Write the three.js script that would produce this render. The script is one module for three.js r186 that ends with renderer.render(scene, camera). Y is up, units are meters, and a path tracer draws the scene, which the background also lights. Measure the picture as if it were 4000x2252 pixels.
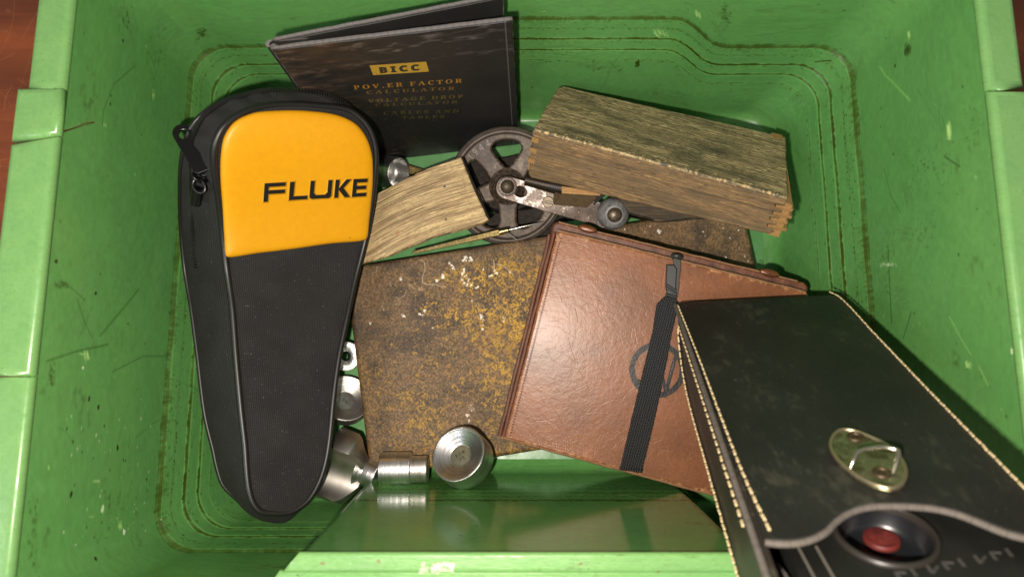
import * as THREE from 'three';
import { mergeGeometries, mergeVertices } from 'three/addons/utils/BufferGeometryUtils.js';
import { TextGeometry } from 'three/addons/geometries/TextGeometry.js';
import { FontLoader } from 'three/addons/loaders/FontLoader.js';
import { RectAreaLightUniformsLib } from 'three/addons/lights/RectAreaLightUniformsLib.js';
import { Brush, Evaluator, SUBTRACTION } from 'three-bvh-csg';

// ---------------------------------------------------------------- camera, lamps, exposure
const V = (x, y, z) => new THREE.Vector3(x, y, z);
const scene = new THREE.Scene();
const CAM = V(0, 0.45, 0), PITCH = THREE.MathUtils.degToRad(9.2), FPX = 2778;   // phone held above the bin, tipped a little towards its back
const camera = new THREE.PerspectiveCamera(44.13, 16 / 9, 0.01, 20);
camera.position.copy(CAM); camera.up.set(0, 0, -1);
camera.lookAt(0, CAM.y - Math.cos(PITCH), -Math.sin(PITCH));
camera.focus = 0.40; camera.userData.fStop = 11;
scene.add(camera);
const renderer = new THREE.WebGLRenderer({ antialias: true });
renderer.toneMapping = THREE.LinearToneMapping;
renderer.toneMappingExposure = 1.28;
renderer.shadowMap.enabled = true;
scene.background = new THREE.Color(0.145, 0.143, 0.137);            // the dim room round the bench
RectAreaLightUniformsLib.init();
const FLASH = V(-0.024, 0.452, 0.024);
const flash = new THREE.PointLight(0xfff4e6, 0.49, 0, 2);
flash.position.copy(FLASH); flash.castShadow = true; flash.shadow.radius = 0.22; flash.shadow.bias = -0.0005;
scene.add(flash);
const tube = new THREE.RectAreaLight(0xf2f6ff, 14, 1.2, 0.22);     // fluorescent fitting over the bench
tube.position.set(-0.95, 1.75, 0.8); tube.lookAt(0, 0, 0); scene.add(tube);

// ---------------------------------------------------------------- measuring helpers
const FW = V(0, -Math.cos(PITCH), -Math.sin(PITCH)), UPV = V(0, Math.sin(PITCH), -Math.cos(PITCH)), RT = V(1, 0, 0);
const ray = (u, v) => FW.clone().addScaledVector(RT, (u - 2000) / FPX).addScaledVector(UPV, -(v - 1126) / FPX);
function at(u, v, y) { const d = ray(u, v); return CAM.clone().addScaledVector(d, (y - CAM.y) / d.y); }   // photo point at height y
function frame(o, x, zHint) {                                        // origin, X along x, Y up-ish, Z nearest zHint
  const X = x.clone().normalize(), Z = zHint.clone().addScaledVector(X, -zHint.dot(X)).normalize(), Y = Z.clone().cross(X);
  return { o, X, Y, Z };
}
const on = (f, x, z, h = 0) => f.o.clone().addScaledVector(f.X, x).addScaledVector(f.Z, z).addScaledVector(f.Y, h);
function hit(f, u, v, h = 0) {                                       // local [x, z] on the plane h above a frame
  const d = ray(u, v), o = f.o.clone().addScaledVector(f.Y, h), p = CAM.clone().addScaledVector(d, o.sub(CAM).dot(f.Y) / d.dot(f.Y)).sub(f.o);
  return [p.dot(f.X), p.dot(f.Z)];
}
const lerp = (a, b, t) => a + (b - a) * t, clamp = (x, a = 0, b = 1) => Math.min(b, Math.max(a, x));
const sstep = (a, b, x) => { const t = clamp((x - a) / (b - a)); return t * t * (3 - 2 * t); };
function rng(seed) { let s = seed >>> 0; return () => { s = (s + 0x6D2B79F5) >>> 0; let t = Math.imul(s ^ (s >>> 15), 1 | s); t = (t + Math.imul(t ^ (t >>> 7), 61 | t)) ^ t; return ((t ^ (t >>> 14)) >>> 0) / 4294967296; }; }

// ---------------------------------------------------------------- names
const taken = {};
const numbered = (n) => { const k = taken[n] = (taken[n] ?? -1) + 1; return k ? `${n}_${String(k).padStart(3, '0')}` : n; };
function thing(name, label, category, pos, group) {
  const g = new THREE.Group(); g.name = numbered(name); g.position.copy(pos); scene.add(g);
  g.userData = { label, category }; if (group) g.userData.group = group;
  return g;
}
const originOf = (o) => { const p = V(0, 0, 0); while (o && o !== scene) { p.add(o.position); o = o.parent; } return p; };
function part(parent, name, geo, mat, opt = {}) {                    // geometry is given in world metres
  const p = originOf(parent); geo.translate(-p.x, -p.y, -p.z);
  const m = new THREE.Mesh(geo, mat); m.name = numbered(name); m.castShadow = m.receiveShadow = true;
  Object.assign(m.userData, opt); parent.add(m); return m;
}

// ---------------------------------------------------------------- noise and textures
function field(w, h, gx, gy, oct, seed, gain = 0.5) {                // tiling value noise, 0..1
  const out = new Float32Array(w * h), r = rng(seed); let amp = 1, tot = 0;
  for (let o = 0; o < oct; o++, gx *= 2, gy *= 2, amp *= gain) {
    const G = new Float32Array(gx * gy); for (let i = 0; i < G.length; i++) G[i] = r();
    tot += amp;
    for (let y = 0; y < h; y++) {
      const fy = y / h * gy, y0 = fy | 0; let ty = fy - y0; ty = ty * ty * (3 - 2 * ty); const r0 = y0 * gx, r1 = ((y0 + 1) % gy) * gx;
      for (let x = 0; x < w; x++) {
        const fx = x / w * gx, x0 = fx | 0; let tx = fx - x0; tx = tx * tx * (3 - 2 * tx); const x1 = (x0 + 1) % gx;
        const a = G[r0 + x0], b = G[r0 + x1], c = G[r1 + x0], d = G[r1 + x1];
        out[y * w + x] += amp * (a + (b - a) * tx + (c - a) * ty + (a - b - c + d) * tx * ty);
      }
    }
  }
  for (let i = 0; i < out.length; i++) out[i] /= tot;
  return out;
}
function canvasOf(w, h, px) {
  const c = document.createElement('canvas'); c.width = w; c.height = h; const g = c.getContext('2d');
  if (px) { const im = g.createImageData(w, h), d = im.data; for (let y = 0, i = 0; y < h; y++) for (let x = 0; x < w; x++, i++) { const q = px(x, y, i); d[i * 4] = q[0]; d[i * 4 + 1] = q[1]; d[i * 4 + 2] = q[2]; d[i * 4 + 3] = 255; } g.putImageData(im, 0, 0); }
  return [c, g];
}
function texOf(c, color = true, rx = 1, ry = 1) {
  const t = new THREE.CanvasTexture(c); t.wrapS = t.wrapT = THREE.RepeatWrapping; t.repeat.set(rx, ry);
  if (color) t.colorSpace = THREE.SRGBColorSpace; t.anisotropy = 8; return t;
}
const mix3 = (a, b, t) => [a[0] + (b[0] - a[0]) * t, a[1] + (b[1] - a[1]) * t, a[2] + (b[2] - a[2]) * t];
const rgba = (c, a) => `rgba(${c[0] | 0},${c[1] | 0},${c[2] | 0},${a})`;
function scratch(g, r, x, y, len, ang, col, w) {
  g.strokeStyle = col; g.lineWidth = w; g.beginPath(); g.moveTo(x, y);
  const dx = Math.cos(ang), dy = Math.sin(ang), bend = (r() - 0.5) * 0.4;
  g.quadraticCurveTo(x + dx * len / 2 - dy * len * bend, y + dy * len / 2 + dx * len * bend, x + dx * len, y + dy * len); g.stroke();
}
function blob(g, r, x, y, rad, col, n = 9) {
  g.fillStyle = col; g.beginPath();
  for (let k = 0; k < n; k++) { const a = k / n * 6.283, q = rad * (0.6 + 0.7 * r()); g[k ? 'lineTo' : 'moveTo'](x + Math.cos(a) * q, y + Math.sin(a) * q); }
  g.closePath(); g.fill();
}
const std = (o) => new THREE.MeshStandardMaterial(o), phys = (o) => new THREE.MeshPhysicalMaterial(o);

// ---------------------------------------------------------------- shape helpers
function meshFrom(pos, idx, uv) {
  const g = new THREE.BufferGeometry();
  g.setAttribute('position', new THREE.Float32BufferAttribute(pos, 3));
  if (uv) g.setAttribute('uv', new THREE.Float32BufferAttribute(uv, 2));
  g.setIndex(idx); g.computeVertexNormals(); return g;
}
function loft(rows, closed, uvf, capStart = false, capEnd = false) { // rows of equal length of Vector3
  const n = rows[0].length, pos = [], uv = [], idx = [], m = closed ? n + 1 : n;
  rows.forEach((row, j) => { for (let i = 0; i < m; i++) { const p = row[i % n]; pos.push(p.x, p.y, p.z); const q = uvf ? uvf(i, j, p) : [i / (m - 1), j / (rows.length - 1)]; uv.push(q[0], q[1]); } });
  for (let j = 0; j < rows.length - 1; j++) for (let i = 0; i < m - 1; i++) { const a = j * m + i, b = a + 1, c = a + m, d = c + 1; idx.push(a, b, c, b, d, c); }
  const cap = (j, flip) => { const base = pos.length / 3, c = V(0, 0, 0); rows[j].forEach((p) => c.addScaledVector(p, 1 / n)); [...rows[j], c].forEach((p) => { pos.push(p.x, p.y, p.z); const q = uvf ? uvf(0, j, p) : [0, 0]; uv.push(q[0], q[1]); }); for (let i = 0; i < n; i++) { const a = base + i, b = base + (i + 1) % n; flip ? idx.push(a, base + n, b) : idx.push(a, b, base + n); } };
  if (capStart) cap(0, false); if (capEnd) cap(rows.length - 1, true);
  return meshFrom(pos, idx, uv);
}
// a plate: closed outline in a frame's own [x, z], top face at height h, thickness t downwards, rounded edge c
function plate(f, pts, h, t, c = 0.0006, uvs = [1, 1], seg = 2, uvo = [0, 0]) {
  let area = 0; pts.forEach((p, i) => { const q = pts[(i + 1) % pts.length]; area += p[0] * q[1] - q[0] * p[1]; });
  const P = area > 0 ? pts : [...pts].reverse(), n = P.length;
  const inset = (d) => P.map((p, i) => {
    const a = P[(i + n - 1) % n], b = P[(i + 1) % n]; let e1 = [p[0] - a[0], p[1] - a[1]], e2 = [b[0] - p[0], b[1] - p[1]];
    const l1 = Math.hypot(...e1) || 1, l2 = Math.hypot(...e2) || 1; const n1 = [-e1[1] / l1, e1[0] / l1], n2 = [-e2[1] / l2, e2[0] / l2];
    let m = [n1[0] + n2[0], n1[1] + n2[1]]; const l = Math.hypot(...m) || 1; m = [m[0] / l, m[1] / l]; const k = d / Math.max(0.4, m[0] * n1[0] + m[1] * n1[1]);
    return [p[0] + m[0] * k, p[1] + m[1] * k];
  });
  const rings = [];
  for (let s = 0; s <= seg; s++) { const a = s / seg * Math.PI / 2; rings.push([inset(c * (1 - Math.sin(a))), h - c * (1 - Math.cos(a))]); }
  for (let s = seg; s >= 0; s--) { const a = s / seg * Math.PI / 2, cc = Math.min(c, t * 0.45); rings.push([inset(cc * (1 - Math.sin(a))), h - t + cc * (1 - Math.cos(a))]); }
  const pos = [], uv = [], idx = [];
  const push = (p, y) => { const w = on(f, p[0], p[1], y); pos.push(w.x, w.y, w.z); uv.push((p[0] - uvo[0]) / uvs[0], 1 - (p[1] - uvo[1]) / uvs[1]); };
  const tri = THREE.ShapeUtils.triangulateShape(rings[0][0].map((p) => new THREE.Vector2(p[0], p[1])), []);
  rings[0][0].forEach((p) => push(p, rings[0][1])); tri.forEach((q) => idx.push(q[0], q[2], q[1]));
  let base = n; const last = rings.length - 1;
  rings.forEach(([q, y], r) => { q.forEach((p) => push(p, y)); });
  for (let r = 0; r < last; r++) for (let i = 0; i < n; i++) { const a = base + r * n + i, b = base + r * n + (i + 1) % n, c2 = a + n, d = b + n; idx.push(a, b, c2, b, d, c2); }
  const bb = pos.length / 3; rings[last][0].forEach((p) => push(p, rings[last][1])); tri.forEach((q) => idx.push(bb + q[0], bb + q[1], bb + q[2]));
  const g = meshFrom(pos, idx, uv);
  return g;
}
const FLAT = { o: V(0, 0, 0), X: V(1, 0, 0), Y: V(0, 1, 0), Z: V(0, 0, 1) };
const pxy = (list, y) => list.map(([u, v]) => { const p = at(u, v, y); return [p.x, p.z]; });
function wobble(pts, step, amp, seed) {                              // cut long straight edges and make them uneven
  const r = rng(seed), out = [];
  pts.forEach((p, i) => { const q = pts[(i + 1) % pts.length], l = Math.hypot(q[0] - p[0], q[1] - p[1]), k = Math.max(1, Math.round(l / step)); for (let s = 0; s < k; s++) { const t = s / k, a = s ? amp : amp * 0.4; out.push([lerp(p[0], q[0], t) + (r() - 0.5) * a, lerp(p[1], q[1], t) + (r() - 0.5) * a]); } });
  return out;
}
function roundRect(x0, z0, x1, z1, rads, seg = 6) {                  // rads: corners in order x0z0, x1z0, x1z1, x0z1
  const out = [], C = [[x0, z0, 1, 1, Math.PI], [x1, z0, -1, 1, 1.5 * Math.PI], [x1, z1, -1, -1, 0], [x0, z1, 1, -1, 0.5 * Math.PI]];
  C.forEach(([x, z, sx, sz, a0], i) => { const r = rads[i]; for (let k = 0; k <= seg; k++) { const a = a0 + k / seg * Math.PI / 2; out.push([x + sx * r + Math.cos(a) * r, z + sz * r + Math.sin(a) * r]); } });
  return out;
}
const ringPts = (x, y, rx, ry = rx, n = 48) => Array.from({ length: n }, (_, i) => new THREE.Vector2(x + Math.cos(i / n * Math.PI * 2) * rx, y + Math.sin(i / n * Math.PI * 2) * ry));
function aim(geo, p, dir, spin = 0) {                                // geometry along +y turned to dir and set at p
  if (spin) geo.rotateY(spin);
  geo.applyQuaternion(new THREE.Quaternion().setFromUnitVectors(V(0, 1, 0), dir.clone().normalize())); geo.translate(p.x, p.y, p.z); return geo;
}
function turned(prof, seg, p, dir) {                                 // lathe with hard edges where the profile doubles a point
  const g = new THREE.LatheGeometry(prof.map(([r, y]) => new THREE.Vector2(Math.max(r, 1e-5), y)), seg); return aim(g, p, dir);
}
function tubeAlong(pts, r, closed = false, n = 120, rs = 8) { return new THREE.TubeGeometry(new THREE.CatmullRomCurve3(pts, closed, 'centripetal'), n, r, rs, closed); }
function bar(a, b, r, r2 = r, seg = 16) { const g = new THREE.CylinderGeometry(r2, r, a.distanceTo(b), seg); g.translate(0, a.distanceTo(b) / 2, 0); return aim(g, a, b.clone().sub(a)); }
function hexa(q, uvLen = 0.1, div = 1) {                             // eight corners: 0-3 top loop, 4-7 bottom loop, flat faces with metre uvs
  const faces = [[0, 1, 2, 3], [4, 7, 6, 5], [3, 2, 6, 7], [1, 0, 4, 5], [2, 1, 5, 6], [0, 3, 7, 4]], gs = [];
  for (const fc of faces) {
    const [a, b, c, d] = fc.map((i) => q[i]); const lu = a.distanceTo(b) / uvLen, lv = a.distanceTo(d) / uvLen;
    gs.push(meshFrom([a, b, c, d].flatMap((p) => [p.x, p.y, p.z]), [0, 2, 1, 0, 3, 2], [0, 0, lu, 0, lu, lv, 0, lv]));
  }
  return mergeGeometries(gs);
}

// ---------------------------------------------------------------- the green plastic
const CX = 0.0055, AX = 0.166, ZB = -0.19, ZF = 0.058, RC = 0.02, TOP = 0.166;
const STEPS = [[0.0385, 0.0004], [0.047, 0.0011], [0.056, 0.0012], [0.072, 0.0016]];
const LV = [[0, -0.009], [0.0008, -0.0052], [0.0026, -0.0020], [0.0055, 0.0001], [0.009, 0.0012]];
{
  let add = 0, y0 = 0.009; const dd = (y) => 0.0012 + 0.25 * (Math.min(y, 0.072) - 0.009) + 0.1 * Math.max(0, y - 0.072) + add;
  for (const [ys, s] of STEPS) { for (let k = 1; k <= 3; k++) { const y = lerp(y0, ys - 0.0007, k / 3); LV.push([y, dd(y)]); } const a0 = add; for (const q of [0.12, 0.3, 0.5, 0.7, 0.88, 1]) { add = a0 + s * q * q * (3 - 2 * q); const y = ys - 0.0007 + 0.0026 * q; LV.push([y, dd(y)]); } y0 = ys + 0.0019; }
  for (let k = 1; k <= 6; k++) { const y = lerp(y0, TOP, k / 6); LV.push([y, dd(y)]); }
}
const ARC = [0]; for (let k = 1; k < LV.length; k++) ARC.push(ARC[k - 1] + Math.hypot(LV[k][0] - LV[k - 1][0], LV[k][1] - LV[k - 1][1]));
const VLEN = 0.2, ULEN = 0.44;
const levelOf = (y) => { let k = 0; while (k < LV.length - 2 && LV[k + 1][0] < y) k++; const t = clamp((y - LV[k][0]) / (LV[k + 1][0] - LV[k][0])); return [lerp(LV[k][1], LV[k + 1][1], t), lerp(ARC[k], ARC[k + 1], t)]; };
const DTOP = LV[LV.length - 1][1];
// where a photo point falls on a wall, in that wall's texture (0..1, 0..1 from the floor up)
function wallUV(side, u, v) {
  let lo = 0.001, hi = TOP;
  for (let k = 0; k < 40; k++) {
    const y = (lo + hi) / 2, p = at(u, v, y), d = levelOf(y)[0];
    const outside = side === 'back' ? p.z < ZB - d * 0.5 : side === 'front' ? p.z > ZF + d * 0.75 : Math.abs(p.x - CX) > AX + d;
    outside ? lo = y : hi = y;
  }
  const p = at(u, v, lo); return [((side === 'back' || side === 'front' ? p.x - CX + 0.21 : p.z + 0.26)) / ULEN, levelOf(lo)[1] / VLEN];
}
const GREEN = [89, 143, 76];
function plasticCanvas(w, h, seed, opt = {}) {
  const a = field(w, h, 5, 5, 5, seed), b = field(w, h, 24, 24, 4, seed + 1), c = field(w, h, 180, 120, 2, seed + 2), base = opt.base ?? GREEN;
  const [cv, g] = canvasOf(w, h, (x, y, i) => {
    const m = (a[i] - 0.5) * 0.10 + (b[i] - 0.5) * 0.08 + (c[i] - 0.5) * 0.10, k = 1 + m; let q = [base[0] * k + (a[i] - 0.5) * 6, base[1] * k, base[2] * k];
    const dirt = clamp((b[i] - 0.57) * 4) * clamp((c[i] - 0.40) * 3) * clamp((a[i] - 0.46) * 6); q = mix3(q, [58, 80, 40], dirt * 0.5);
    if (c[i] > 0.93) q = mix3(q, [52, 74, 34], 0.35);
    return q;
  });
  const r = rng(seed + 9);
  for (let k = 0; k < (opt.specks ?? 130); k++) blob(g, r, r() * w, r() * h, 0.5 + r() * r() * 2.2, r() < 0.75 ? rgba([34, 52, 22], 0.55) : rgba([150, 190, 130], 0.6), 6);
  for (let k = 0; k < (opt.scr ?? 60); k++) scratch(g, r, r() * w, r() * h, 12 + r() * r() * 120, r() * 3.14, r() < 0.55 ? rgba([46, 84, 36], 0.22) : rgba([120, 178, 108], 0.22), 0.6 + r() * 1.2);
  for (let k = 0; k < (opt.smear ?? 12); k++) { const x = r() * w, y = r() * h, an = r() * 3.14; for (let j = 0; j < 16; j++) scratch(g, r, x + (r() - 0.5) * 30, y + (r() - 0.5) * 24, 10 + r() * 30, an + (r() - 0.5) * 0.4, rgba([40, 66, 30], 0.10), 1.4); }
  return [cv, g];
}
function wallTexture(side, seed, marks) {
  const w = 1280, h = 640, [cv, g] = plasticCanvas(w, h, seed, { specks: 260, scr: 110, smear: 22 }), r = rng(seed + 77);
  const n1 = field(1280, 8, 220, 1, 3, seed + 5), n2 = field(1280, 8, 20, 1, 3, seed + 6);
  const line = (arc, wide, op, ragged) => {
    const y0 = h * (1 - arc / VLEN);
    for (let x = 0; x < w; x++) {
      const q = n1[x], l = n2[x], t = wide * (0.6 + 0.8 * q), o = op * (0.42 + 0.62 * l) * (0.5 + 0.85 * q);
      g.fillStyle = rgba([46, 58, 10], clamp(o, 0, 0.92)); g.fillRect(x, y0 - t * (0.45 + 0.5 * (q - 0.5)) + (l - 0.5) * 2, 1, t);
      if (wide > 4 && r() < 0.5) { g.fillStyle = rgba([50, 66, 20], 0.10 + 0.12 * r()); g.fillRect(x, y0 - wide * 0.3, 1 + r() * 3, wide * (0.6 + r() * 2.6) * l); }
      if (ragged && r() < 0.10 * ragged) blob(g, r, x, y0 + wide * (0.4 + r() * 2.4), 0.7 + r() * 1.3, rgba([48, 66, 18], 0.55), 6);
    }
  };
  const arcAt = (y) => levelOf(y)[1];
  const K = side === 'left' ? 0.85 : 1;
  line(arcAt(0.0731), 11, 0.50 * K, 1.3); line(arcAt(0.0727), 5.5, 0.62 * K, 0.4); line(arcAt(0.0655), 1.6, 0.35, 1.4);
  line(arcAt(0.0567), 4.6, 1.15 * K, 1.0); line(arcAt(0.0477), 3.4, 1.1 * K, 0.6); line(arcAt(0.0391), 2.0, 0.5, 1.6);
  const to = (u, v) => { const q = wallUV(side, u, v); return [q[0] * w, (1 - q[1]) * h]; };
  const pen = (list, col, lw) => { g.strokeStyle = col; g.lineWidth = lw; g.lineCap = 'round'; g.beginPath(); list.forEach(([u, v], i) => { const [x, y] = to(u, v); g[i ? 'lineTo' : 'moveTo'](x, y); }); g.stroke(); };
  const dot = (u, v, rad, col, n = 9) => { const [x, y] = to(u, v); blob(g, r, x, y, rad, col, n); };
  const stress = (u, v, s = 1, lw = 2.2, du = 4, dv = 22) => { for (let k = 0; k < 14; k++) { const ox = (r() - 0.5) * du * 2.2 * s, oy = (r() - 0.5) * dv * 0.6 * s; pen([[u + ox - du * 0.5 * s * r(), v + oy - dv * s * r()], [u + ox + du * 0.5 * s * r(), v + oy + dv * s * r()]], rgba([182, 222, 134], 0.24), lw * s * (0.5 + r() * 0.6)); }; };   // whitened where the plastic was bent
  const smudge = (u, v, su, sv, n, op, col = [46, 66, 24]) => { for (let k = 0; k < n; k++) dot(u + (r() + r() - 1) * su, v + (r() + r() - 1) * sv, 0.6 + r() * 2.4, rgba(col, op * r()), 7); };
  marks?.({ pen, dot, stress, smudge, r });
  return texOf(cv);
}
const shell = { roughness: 0.33, metalness: 0 };
const rough = (() => { const a = field(512, 512, 10, 10, 5, 501), b = field(512, 512, 90, 90, 2, 502); const [c] = canvasOf(512, 512, (x, y, i) => { const k = 78 + (a[i] - 0.5) * 60 + (b[i] - 0.5) * 70; return [k, k, k]; }); return texOf(c, false); })();
const plasticMat = (map) => phys({ map, roughness: 1, roughnessMap: rough, bumpMap: rough, bumpScale: 0.00012, ior: 1.5, specularIntensity: 0.9 });

const mBack = plasticMat(wallTexture('back', 11, ({ pen, dot, stress, smudge, r }) => {
  stress(2500, 20, 1, 3, 20, 8); stress(2560, 45, 1, 3, 14, 12); stress(2115, 150, 0.5, 2, 20, 3); stress(2100, 85, 0.7, 3, 10, 10); stress(2690, 130, 0.9, 3, 14, 14); stress(2540, 230, 0.8, 4, 26, 20); stress(728, 95, 0.6, 2, 10, 10);
  smudge(2825, 70, 34, 44, 90, 0.5); smudge(2800, 140, 40, 40, 50, 0.25); smudge(2460, 332, 8, 8, 26, 0.9, [46, 60, 10]); smudge(2120, 300, 130, 20, 120, 0.25); smudge(950, 120, 26, 18, 70, 0.5); smudge(2350, 340, 130, 12, 60, 0.3);
  for (let k = 0; k < 12; k++) pen([[2020 + r() * 200, 250 + r() * 90], [2120 + r() * 240, 250 + r() * 90]], rgba([40, 70, 26], 0.16), 1.5);
  pen([[3030, 355], [3090, 360], [3125, 375]], rgba([170, 200, 150], 0.8), 1.2); smudge(3077, 407, 9, 9, 40, 0.9, [200, 196, 170]); pen([[3060, 412], [3092, 398]], rgba([205, 200, 180], 0.7), 1.4);
  pen([[3070, 230], [3118, 205]], rgba([44, 60, 20], 0.7), 2.5); dot(3215, 164, 2.2, rgba([30, 46, 20], 0.9)); smudge(3180, 185, 40, 8, 30, 0.6);
  pen([[665, 150], [650, 215], [600, 270], [520, 330], [450, 360], [410, 430], [405, 480]], rgba([44, 84, 34], 0.6), 1.3);
  for (const [u, v] of [[720, 100], [678, 150], [668, 170], [655, 205]]) stress(u, v, 0.4, 1.6, 6, 14);
}));
const mLeft = plasticMat(wallTexture('left', 23, ({ pen, dot, stress, smudge, r }) => {
  pen([[200, 520], [262, 508], [330, 484], [366, 478]], rgba([60, 26, 16], 0.85), 2.2); pen([[262, 503], [366, 474]], rgba([150, 190, 110], 0.5), 1.2);
  pen([[366, 478], [400, 490]], rgba([110, 150, 80], 0.6), 1.4); pen([[398, 490], [402, 440], [440, 370], [520, 330]], rgba([44, 84, 34], 0.6), 1.2);
  stress(408, 492, 0.5, 2.4, 10, 18); stress(594, 422, 0.5, 4, 8, 30); stress(335, 1390, 0.9, 3, 10, 26); stress(325, 1382, 0.6, 2, 22, 4); stress(200, 1718, 0.4, 2, 8, 14); stress(385, 1758, 0.5, 2.5, 22, 8); stress(370, 1850, 0.4, 2, 20, 6);
  dot(413, 1831, 3.2, rgba([214, 220, 200], 0.9)); stress(480, 1900, 0.8, 3, 8, 22); dot(493, 1922, 4, rgba([222, 226, 210], 0.95)); stress(415, 1835, 0.5, 3, 4, 22); dot(322, 1435, 2, rgba([220, 224, 210], 0.9));
  for (const [u, v] of [[348, 1548], [463, 1680], [218, 1020], [372, 1145], [290, 1785], [366, 2000], [425, 2155], [175, 2095], [385, 1572], [567, 2010], [470, 250]]) dot(u, v, 2.6, rgba([40, 34, 16], 0.9));
  smudge(240, 1110, 30, 20, 50, 0.4); pen([[250, 1100], [330, 1170]], rgba([40, 70, 26], 0.3), 2); pen([[390, 1310], [500, 1180], [540, 1130]], rgba([40, 70, 26], 0.30), 4); pen([[180, 1410], [300, 1370], [420, 1345]], rgba([40, 70, 26], 0.35), 3); pen([[440, 1450], [560, 1390], [640, 1390]], rgba([40, 70, 26], 0.3), 2.5); smudge(200, 1470, 20, 60, 60, 0.35);
  pen([[300, 1170], [330, 1260], [360, 1320]], rgba([40, 70, 26], 0.22), 3); smudge(150, 1900, 30, 140, 90, 0.3); smudge(480, 165, 40, 60, 60, 0.45); smudge(600, 300, 40, 120, 90, 0.3);
  for (let k = 0; k < 90; k++) dot(260 + r() * 400, 1550 + r() * 400, 0.5 + r() * 1.3, r() < 0.6 ? rgba([196, 200, 170], 0.7) : rgba([40, 50, 20], 0.7), 6);
  smudge(460, 1820, 60, 40, 60, 0.22);
}));
const mRight = plasticMat(wallTexture('right', 37, ({ pen, dot, stress, smudge, r }) => {
  stress(3560, 230, 0.5, 5, 10, 30); stress(3708, 515, 0.9, 6, 7, 36); smudge(3555, 280, 14, 22, 70, 0.7); stress(3785, 1425, 0.7, 5, 14, 20); dot(3955, 1370, 4, rgba([190, 206, 150], 0.9));
  pen([[3445, 340], [3470, 370], [3560, 430]], rgba([150, 200, 110], 0.4), 3); pen([[3710, 1235], [3760, 1330], [3795, 1385]], rgba([150, 200, 110], 0.4), 2.2); pen([[3825, 1430], [3860, 1500]], rgba([150, 200, 110], 0.4), 3); pen([[3690, 610], [3750, 650]], rgba([36, 62, 24], 0.4), 3);
  pen([[3455, 660], [3480, 760], [3520, 830]], rgba([40, 70, 26], 0.35), 2); pen([[3470, 960], [3476, 1100], [3484, 1260]], rgba([40, 64, 30], 0.45), 3); pen([[3560, 1220], [3530, 1320]], rgba([40, 64, 30], 0.4), 2.5); smudge(3470, 1050, 40, 180, 120, 0.25);
  smudge(3470, 1033, 34, 8, 60, 0.6, [170, 190, 150]); smudge(3650, 660, 120, 120, 90, 0.3); smudge(3600, 900, 80, 80, 60, 0.25); smudge(3810, 480, 50, 90, 60, 0.2);
  for (let k = 0; k < 40; k++) pen([[3400 + r() * 200, 600 + r() * 600], [3400 + r() * 200, 600 + r() * 600]].map((q, i, A) => i ? [A[0][0] + (r() - 0.5) * 40, A[0][1] + r() * 60] : q), rgba([44, 74, 30], 0.2), 1.2);
  dot(3940, 470, 3, rgba([40, 60, 30], 0.6)); dot(3504, 335, 2.4, rgba([36, 56, 24], 0.8)); dot(3500, 130, 2.4, rgba([36, 56, 24], 0.8));
}));
const mFront = plasticMat(wallTexture('front', 53, ({ pen, smudge, r }) => {
  for (let k = 0; k < 40; k++) pen([[1300 + r() * 1300, 1900 + r() * 230]].flatMap(([u, v]) => [[u, v], [u + 30 + r() * 160, v + (r() - 0.5) * 8]]), rgba(r() < 0.5 ? [130, 150, 110] : [34, 60, 28], 0.3), 1);
  for (let k = 0; k < 50; k++) smudge(1300 + r() * 1400, 1960 + r() * 180, 6, 4, 1, 0.9, [190, 190, 160]);
  pen([[2420, 2108], [2540, 2140]], rgba([190, 200, 180], 0.6), 2); pen([[2600, 2130], [2660, 2155]], rgba([190, 200, 180], 0.6), 2);
}));
const mPanel = phys({ map: mFront.map, roughness: 0.13, bumpMap: rough, bumpScale: 0.00003, ior: 1.5 });
const mFloor = plasticMat(texOf(plasticCanvas(1024, 1024, 71, { specks: 260, base: [92, 145, 90] })[0]));
const mRim = plasticMat(texOf(plasticCanvas(512, 512, 83, { specks: 40, scr: 26, smear: 3, base: [112, 158, 92] })[0], true, 6, 6));
const mCrackEdge = std({ color: 0x3a2214, roughness: 0.9 });

// ---------------------------------------------------------------- the bench under the bin
{
  const a = field(1024, 1024, 4, 12, 5, 3), b = field(1024, 1024, 8, 120, 3, 4);
  const [c, g] = canvasOf(1024, 1024, (x, y, i) => { const k = 0.8 + (a[i] - 0.5) * 0.5 + (b[i] - 0.5) * 0.12; return [172 * k, 88 * k, 46 * k]; });
  const r = rng(5); for (let k = 0; k < 260; k++) scratch(g, r, r() * 1024, r() * 1024, 20 + r() * 160, r() * 6.28, rgba([196, 140, 100], 0.16 + r() * 0.2), 0.8 + r() * 1.6);
  for (let k = 0; k < 90; k++) blob(g, r, r() * 1024, r() * 1024, 2 + r() * 7, rgba([170, 130, 100], 0.18));
  const m = new THREE.Mesh(new THREE.PlaneGeometry(3, 3).rotateX(-Math.PI / 2), std({ map: texOf(c, true, 9, 9), roughness: 0.5 }));
  m.name = 'bench_top'; m.position.y = -0.0105; m.receiveShadow = true; m.userData = { kind: 'structure', label: 'scratched red brown wooden bench top under the bin' }; scene.add(m);
}

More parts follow.
